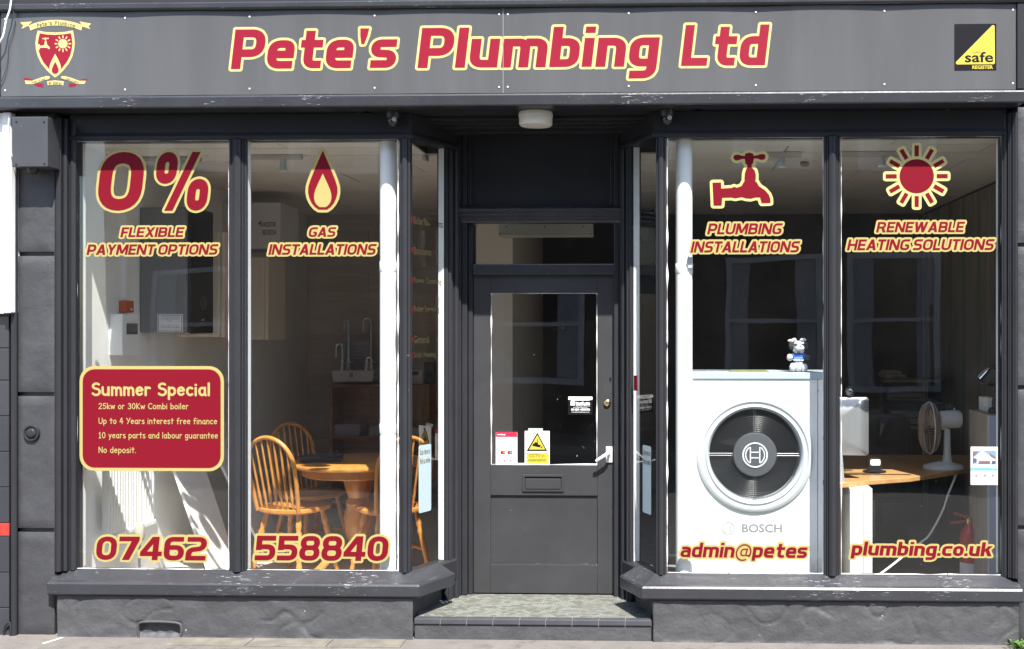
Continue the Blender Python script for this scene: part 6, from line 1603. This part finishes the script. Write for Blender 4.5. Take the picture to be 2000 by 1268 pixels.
for kk in range(3):
    a0 = R(20 + 120 * kk); vs = []
    for i in range(7):
        q = i / 6; ra = RC * (.16 + .70 * q)
        for j in range(5):
            w = (j / 4 - .5) * R(75 - 25 * q); vs.append((xc_ + .02 * (j / 4 - .5), Yf + ra * math.cos(a0 + w), zc_f + ra * math.sin(a0 + w)))
    b_ = MB(); b_.add(vs, [(i * 5 + j, (i + 1) * 5 + j, (i + 1) * 5 + j + 1, i * 5 + j + 1) for i in range(6) for j in range(4)], 0, True); b_.build('blade', M('fan_blade_beige', (0.36, 0.31, 0.25), rough=.4), t, fixn=False)
cpts = [P(1868, 910, Yf - .02), P(1866, 930, Yf - .06), P(1852, 965, Yf - .1), P(1840, 1000, Yf - .12), P(1815, 1045, Yf - .16), P(1795, 1062, Yf - .2), P(1760, 1090, Yf - .24), P(1725, 1117, Yf - .28), P(1690, 1140, Yf - .3)]
tag(MB().tube(smooth_path(cpts, 6), .007, 8).build('fan_cord', WHITEP), 'white fan cord hanging from the desk to the floor', 'cord')
# tall cabinet, lamp and box file at right
Yq = .62
t = thing('tall_cabinet', (PX(1940, Yq), Yq, ZF), 'tall white cabinet with wood grained side at right of the window', 'cabinet')
qx0, qx1, qz = PX(1930.5, Yq), PX(2010, Yq), PZ(812, Yq, 1945)
WLM = M('pale_blue_white_laminate', (0.60, 0.63, 0.70), rough=.4)
MB().box(qx0, qx1, Yq, Yq + .018, ZF, qz).build('front', WLM, t, bevel=.002)
MB().box(qx0 + .001, qx1, Yq + .0185, Yq + .44, ZF, qz + .004).build('carcass', wood('washed_oak', (0.30, 0.26, 0.22), (0.40, 0.35, 0.30), scale=3, axis=(8, 8, 1), rough=.6, coat=0), t)
Ya = Yq + .12
t = thing('box_file', (PX(1935, Ya), Ya, qz), 'white upright card file standing on the tall cabinet', 'file')
MB().box(PX(1929, Ya + .1), PX(1944, Ya + .1), Ya + .1, Ya + .3, qz + .005, PZ(778, Ya + .1, 1935)).build('case', PAPER, t)
lb_ = P(1943, 808, Ya)
t = thing('desk_lamp', (lb_.x, Ya, qz), 'black jointed desk lamp with chrome shade on the tall cabinet', 'lamp')
zb0_ = qz + .005
MB().lathe([(.04, zb0_), (.042, zb0_ + .02), (.03, zb0_ + .035), (.018, zb0_ + .04)], (lb_.x, Ya, 0), 'Z', 20).build('base', DARK, t)
ar = [P(1943, 800, Ya), P(1943, 782, Ya), P(1950, 772, Ya), P(1954, 762, Ya), P(1955, 745, Ya), P(1953, 728, Ya), P(1946, 719, Ya), P(1938, 717, Ya), P(1931, 723, Ya)]
MB().tube(smooth_path(ar, 5), [.017 - .0001 * i for i in range(41)], 10).build('arm', DARK, t)
MB().tube([P(1930, 752, Ya), P(1954, 749, Ya)], .006, 8).build('cross_arm', DARK, t)
s0, s1 = P(1934, 722, Ya), P(1914, 742, Ya); MB().tube([s0, s0.lerp(s1, .3), s1], [.020, .028, .030], 18).build('shade', CHROME, t)
MB().box(P(1941, 0, Ya).x, P(1945, 0, Ya).x, Ya - .02, Ya - .005, PZ(764, Ya, 1943), PZ(753, Ya, 1943)).build('tag', RED, t)
tag(MB().tube(smooth_path([P(1952, 965, .6), P(1950, 985, .6), P(1946, 1010, .6), P(1950, 1030, .6), P(1957, 1042, .6)], 5), .004, 6).build('black_flex', DARK), 'thin black flex hanging down the white cabinet front', 'cable')
# fire extinguisher
Yx = 1.0; ex = P(1893, 1040, Yx)
t = thing('fire_extinguisher', (ex.x, Yx, ZF), 'red fire extinguisher on the floor beside the tall cabinet', 'extinguisher')
RX = M('extinguisher_red', (0.50, 0.03, 0.025), rough=.3); s = (Yx + DIST) / FPX
zt_ = PZ(1028, Yx, 1893)
MB().lathe([(17 * s, ZF + .001), (17.5 * s, ZF + .02), (17.5 * s, zt_ - .06), (15 * s, zt_ - .025), (8 * s, zt_), (6 * s, zt_ + .02)], (ex.x, Yx, 0), 'Z', 24).build('cylinder', RX, t)
MB().lathe([(17.8 * s, ZF + .06), (17.8 * s, ZF + .14)], (ex.x, Yx, 0), 'Z', 24, cap=False).build('label_band', PAPER, t)
MB().lathe([(7 * s, zt_ + .0205), (7 * s, zt_ + .05), (4 * s, zt_ + .06)], (ex.x, Yx, 0), 'Z', 14).build('valve', BRASS, t)
MB().tube([(ex.x, Yx, zt_ + .055), (ex.x - .10, Yx, zt_ + .085)], .009, 8).build('lever', RX, t); MB().tube([(ex.x, Yx, zt_ + .035), (ex.x - .12, Yx, zt_ + .02)], .009, 8).build('carry_handle', RX, t)
MB().tube(smooth_path([(ex.x + .02, Yx, zt_ + .045), (ex.x + .08, Yx - .02, zt_ + .02), (ex.x + .075, Yx - .02, zt_ - .12), (ex.x + .07, Yx - .02, zt_ - .25)], 6), .011, 8).build('hose', DARK, t)
# shelving with printers at the back of the right room
Yr = 2.7
t = thing('shelf_rack', (PX(1785, Yr), Yr, ZF), 'dark shelf rack holding printers in the dim right room', 'rack')
rx0, rx1 = PX(1722, Yr), PX(1842, Yr); DKW = M('dark_shelf', (0.03, 0.025, 0.024), rough=.6)
for x in (rx0, rx1): MB().box(x - .015, x + .015, Yr, Yr + .45, ZF, PZ(742, Yr, 1780)).build('upright', DKW, t)
for v in (742, 785, 842): MB().box(rx0 + .0155, rx1 - .0155, Yr, Yr + .45, PZ(v, Yr, 1780) - .02, PZ(v, Yr, 1780)).build('shelf', M('pale_shelf_edge', (0.20, 0.16, 0.11), rough=.6) if v == 742 else DKW, t)
def printer(u0, u1, v0, v1, c, label):
    zb2 = PZ(v1, Yr, 1780) + .001; t = thing('printer', (PX((u0 + u1) / 2, Yr), Yr, zb2), label, 'printer', 'printers on the dark shelf rack')
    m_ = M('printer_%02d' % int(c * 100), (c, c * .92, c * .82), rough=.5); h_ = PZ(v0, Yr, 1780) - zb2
    MB().box(PX(u0, Yr), PX(u1, Yr), Yr + .03, Yr + .4, zb2, zb2 + h_ * .62).build('case', m_, t, bevel=.01)
    MB().box(PX(u0 + 4, Yr), PX(u1 - 6, Yr), Yr + .05, Yr + .38, zb2 + h_ * .63, zb2 + h_).build('scanner_lid', m_, t, bevel=.01)
    MB().box(PX(u0 + 10, Yr), PX(u1 - 12, Yr), Yr + .015, Yr + .0295, zb2 + h_ * .22, zb2 + h_ * .3).build('tray', DARK, t)
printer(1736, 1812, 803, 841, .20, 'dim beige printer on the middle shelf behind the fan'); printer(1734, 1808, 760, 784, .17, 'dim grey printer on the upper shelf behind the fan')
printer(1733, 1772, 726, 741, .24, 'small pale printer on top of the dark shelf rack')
# office chair, dark, beyond the desk
t = thing('office_chair', (1.4, 2.2, ZF), 'black office chair with high back beyond the desk', 'chair')
cx_, cy_ = PX(1722, 2.0), 2.0
bk_ = MB(); bk_.xzprism(rrect(cx_ - .22, cx_ + .22, .62, 1.12, .08), cy_, cy_ + .06); bk_.build('backrest', DARK, t, bevel=.02)
MB().box(cx_ - .23, cx_ + .23, cy_ + .08, cy_ + .52, .46, .54).build('seat', DARK, t, bevel=.03)
MB().tube([(cx_, cy_ + .3, .12), (cx_, cy_ + .3, .4595)], .025, 12).build('gas_column', STEEL, t)
MB().box(cx_ - .03, cx_ + .03, cy_ + .03, cy_ + .12, .5, .75).build('back_bracket', DARK, t)
for kk in range(5):
    a = R(72 * kk + 18); MB().tube([(cx_, cy_ + .3, .13), (cx_ + .27 * math.cos(a), cy_ + .3 + .27 * math.sin(a), .10)], [.022, .014], 8).build('spoke', DARK, t)
    MB().ball((cx_ + .27 * math.cos(a), cy_ + .3 + .27 * math.sin(a), ZF + .027), (.026, .026, .026), 10).build('caster', DARK, t)

# red tag and lock on the right splay
O, E, Nn, gp = SP2
pr = O + E * .27 + Nn * .004
zr_ = PZ(748, .28, 1262)
t = thing('red_window_tag', tuple(pr + Vector((0, 0, zr_ - .05))), 'small red tag on the inner edge of the right splayed glass', 'tag')
m_ = MB(); m_.add([tuple(pr + E * a_ + Nn * b_ + Vector((0, 0, zr_ + c_))) for a_ in (-.012, .03) for b_ in (0, .006) for c_ in (-.045, .045)], [(0, 1, 3, 2), (4, 6, 7, 5), (0, 4, 5, 1), (2, 3, 7, 6), (0, 2, 6, 4), (1, 5, 7, 3)]); m_.build('tag', RED, t)
# ================================================================== ACROSS THE STREET (seen only mirrored in the glass)
BRK = M('grey_brown_brick', (0.07, 0.05, 0.042), rough=.85, var=.2); BRK2 = M('dull_render', (0.10, 0.09, 0.08), rough=.85, var=.1)
CURT = M('white_curtain', (0.5, 0.5, 0.51), rough=.9); DGL = M('dark_window_glass', (0.02, 0.022, 0.026), rough=.05)
def far_house(x0, x1, m, wins, doorx, label):
    t = thing('terraced_house', ((x0 + x1) / 2, -11.0, 0), label, 'house', 'terraced houses across the street')
    MB().box(x0, x1 - .01, -17, -11.0, -.3, 7.6).build('wall', m, t)
    rf = MB(); rf.add([(x0, -10.8, 7.5), (x1, -10.8, 7.5), (x1, -14, 9.8), (x0, -14, 9.8), (x1, -17.2, 7.5), (x0, -17.2, 7.5), (x0, -10.8, 7.6), (x1, -10.8, 7.6), (x1, -14, 9.95), (x0, -14, 9.95)], [(0, 1, 7, 6), (6, 7, 8, 9), (3, 2, 1, 0), (9, 8, 2, 3)]); rf.build('roof', M('slate_roof', (0.09, 0.09, 0.10), rough=.7), t)
    for a, b, z0, z1 in wins:
        f = MB(); w = .09
        for q in ((a, b, z1 - w, z1), (a, b, z0, z0 + w), (a, a + w, z0 + w, z1 - w), (b - w, b, z0 + w, z1 - w), (a + w, b - w, (z0 + z1) / 2 - .03, (z0 + z1) / 2 + .03)): f.box(q[0], q[1], -10.999, -10.93, q[2], q[3])
        fo = f.build('window', WHITE, t)
        MB().box(a + w, b - w, -10.995, -10.985, z0 + w, z1 - w).build('pane', DGL, fo)
        for p, q in ((a + w + .005, a + w + (b - a) * .2), (b - w - (b - a) * .2, b - w - .005)): MB().box(p, q, -10.98, -10.96, z0 + w + .01, z1 - w - .01).build('curtain', CURT, fo)
    d = MB().box(doorx, doorx + .9, -10.999, -10.95, 0, 2.1).build('door', M('dark_blue_door', (0.03, 0.04, 0.07), rough=.4), t)
    MB().ball((doorx + .1, -10.93, 1.05), .03, 8).build('handle', BRASS, d)
far_house(-9, -3.6, BRK2, [(-8.2, -6.6, .9, 2.7), (-8.2, -6.8, 4.2, 5.8), (-6.0, -4.6, 4.2, 5.8)], -5.6, 'pale rendered terraced house across the street, facing the door')
far_house(-3.6, 0.4, BRK, [(-3.2, -1.4, .8, 2.8), (-3.0, -1.8, 4.2, 5.8), (-1.1, .0, 4.2, 5.8)], -.8, 'brown brick terraced house across the street')
far_house(0.4, 5.0, BRK, [(.85, 2.35, .8, 2.9), (2.75, 4.2, .8, 2.9), (1.0, 2.2, 4.2, 5.8), (2.9, 4.1, 4.2, 5.8)], 4.25 - .2, 'brick terraced house with two curtained windows across the street')
far_house(5.0, 11, BRK2, [(5.6, 7.2, .8, 2.8), (8, 9.5, .8, 2.8), (5.8, 7.0, 4.2, 5.8), (8, 9.3, 4.2, 5.8)], 9.9, 'pale rendered terraced house at the far right across the street')
# parked car at the far kerb
CARP = M('dark_car_paint', (0.012, 0.013, 0.016), rough=.2, coat=.8); CGL = M('car_glass', (0.03, 0.035, 0.04), rough=.04); RUB = M('tyre_rubber', (0.015, 0.015, 0.015), rough=.8)
t = thing('parked_car', (4.6, -7.8, -.12), 'dark estate car parked at the far kerb, mirrored in the right window', 'car')
cx0, zc0_ = 2.5, -.12
side = [(0, .38), (.02, .62), (.10, .80), (.95, .95), (1.55, 1.42), (1.85, 1.52), (3.2, 1.54), (3.9, 1.40), (4.25, 1.0), (4.38, .85), (4.40, .40), (4.2, .25), (.2, .25)]
def sidep(pts, y0, y1): return MB().xzprism([(cx0 + x, zc0_ + z) for x, z in pts], y0, y1)
sidep([(0, .38), (.02, .62), (.10, .80), (.95, .95), (4.25, 1.0), (4.38, .85), (4.40, .40), (4.2, .25), (.2, .25)], -8.65, -6.9).build('body', CARP, t, bevel=.06)
sidep([(.95, .951), (1.55, 1.42), (1.85, 1.52), (3.2, 1.54), (3.9, 1.40), (4.22, 1.001)], -8.52, -7.03).build('cabin', CARP, t, bevel=.08)
for pts in ([(1.18, 1.0), (1.62, 1.38), (2.3, 1.46), (2.3, 1.0)], [(2.38, 1.0), (2.38, 1.46), (3.15, 1.46), (3.2, 1.0)], [(3.28, 1.02), (3.24, 1.45), (3.8, 1.34), (4.0, 1.04)]): sidep(pts, -7.035, -7.02).build('side_window', CGL, t)
for x in (.85, 3.5):
    for y0, y1 in ((-7.1, -6.88), (-8.67, -8.45)):
        w = MB().lathe([(.2, y0), (.31, y0), (.32, y0 + .03), (.32, y1 - .03), (.31, y1), (.2, y1)], (cx0 + x, 0, zc0_ + .32), 'Y', 24).build('wheel', RUB, t); MB().lathe([(.19, y0 + .01), (.19, y1 - .01)], (cx0 + x, 0, zc0_ + .32), 'Y', 20).build('rim', STEEL, w)
MB().box(cx0 - .005, cx0 + .08, -7.3, -7.0, .48, .60).build('headlight', CHROME, t); MB().box(cx0 - .005, cx0 + .08, -8.55, -8.25, .48, .60).build('headlight', CHROME, t)
MB().box(cx0 + 1.15, cx0 + 1.3, -6.92, -6.78, .82, .95).build('wing_mirror', CARP, t, bevel=.02)
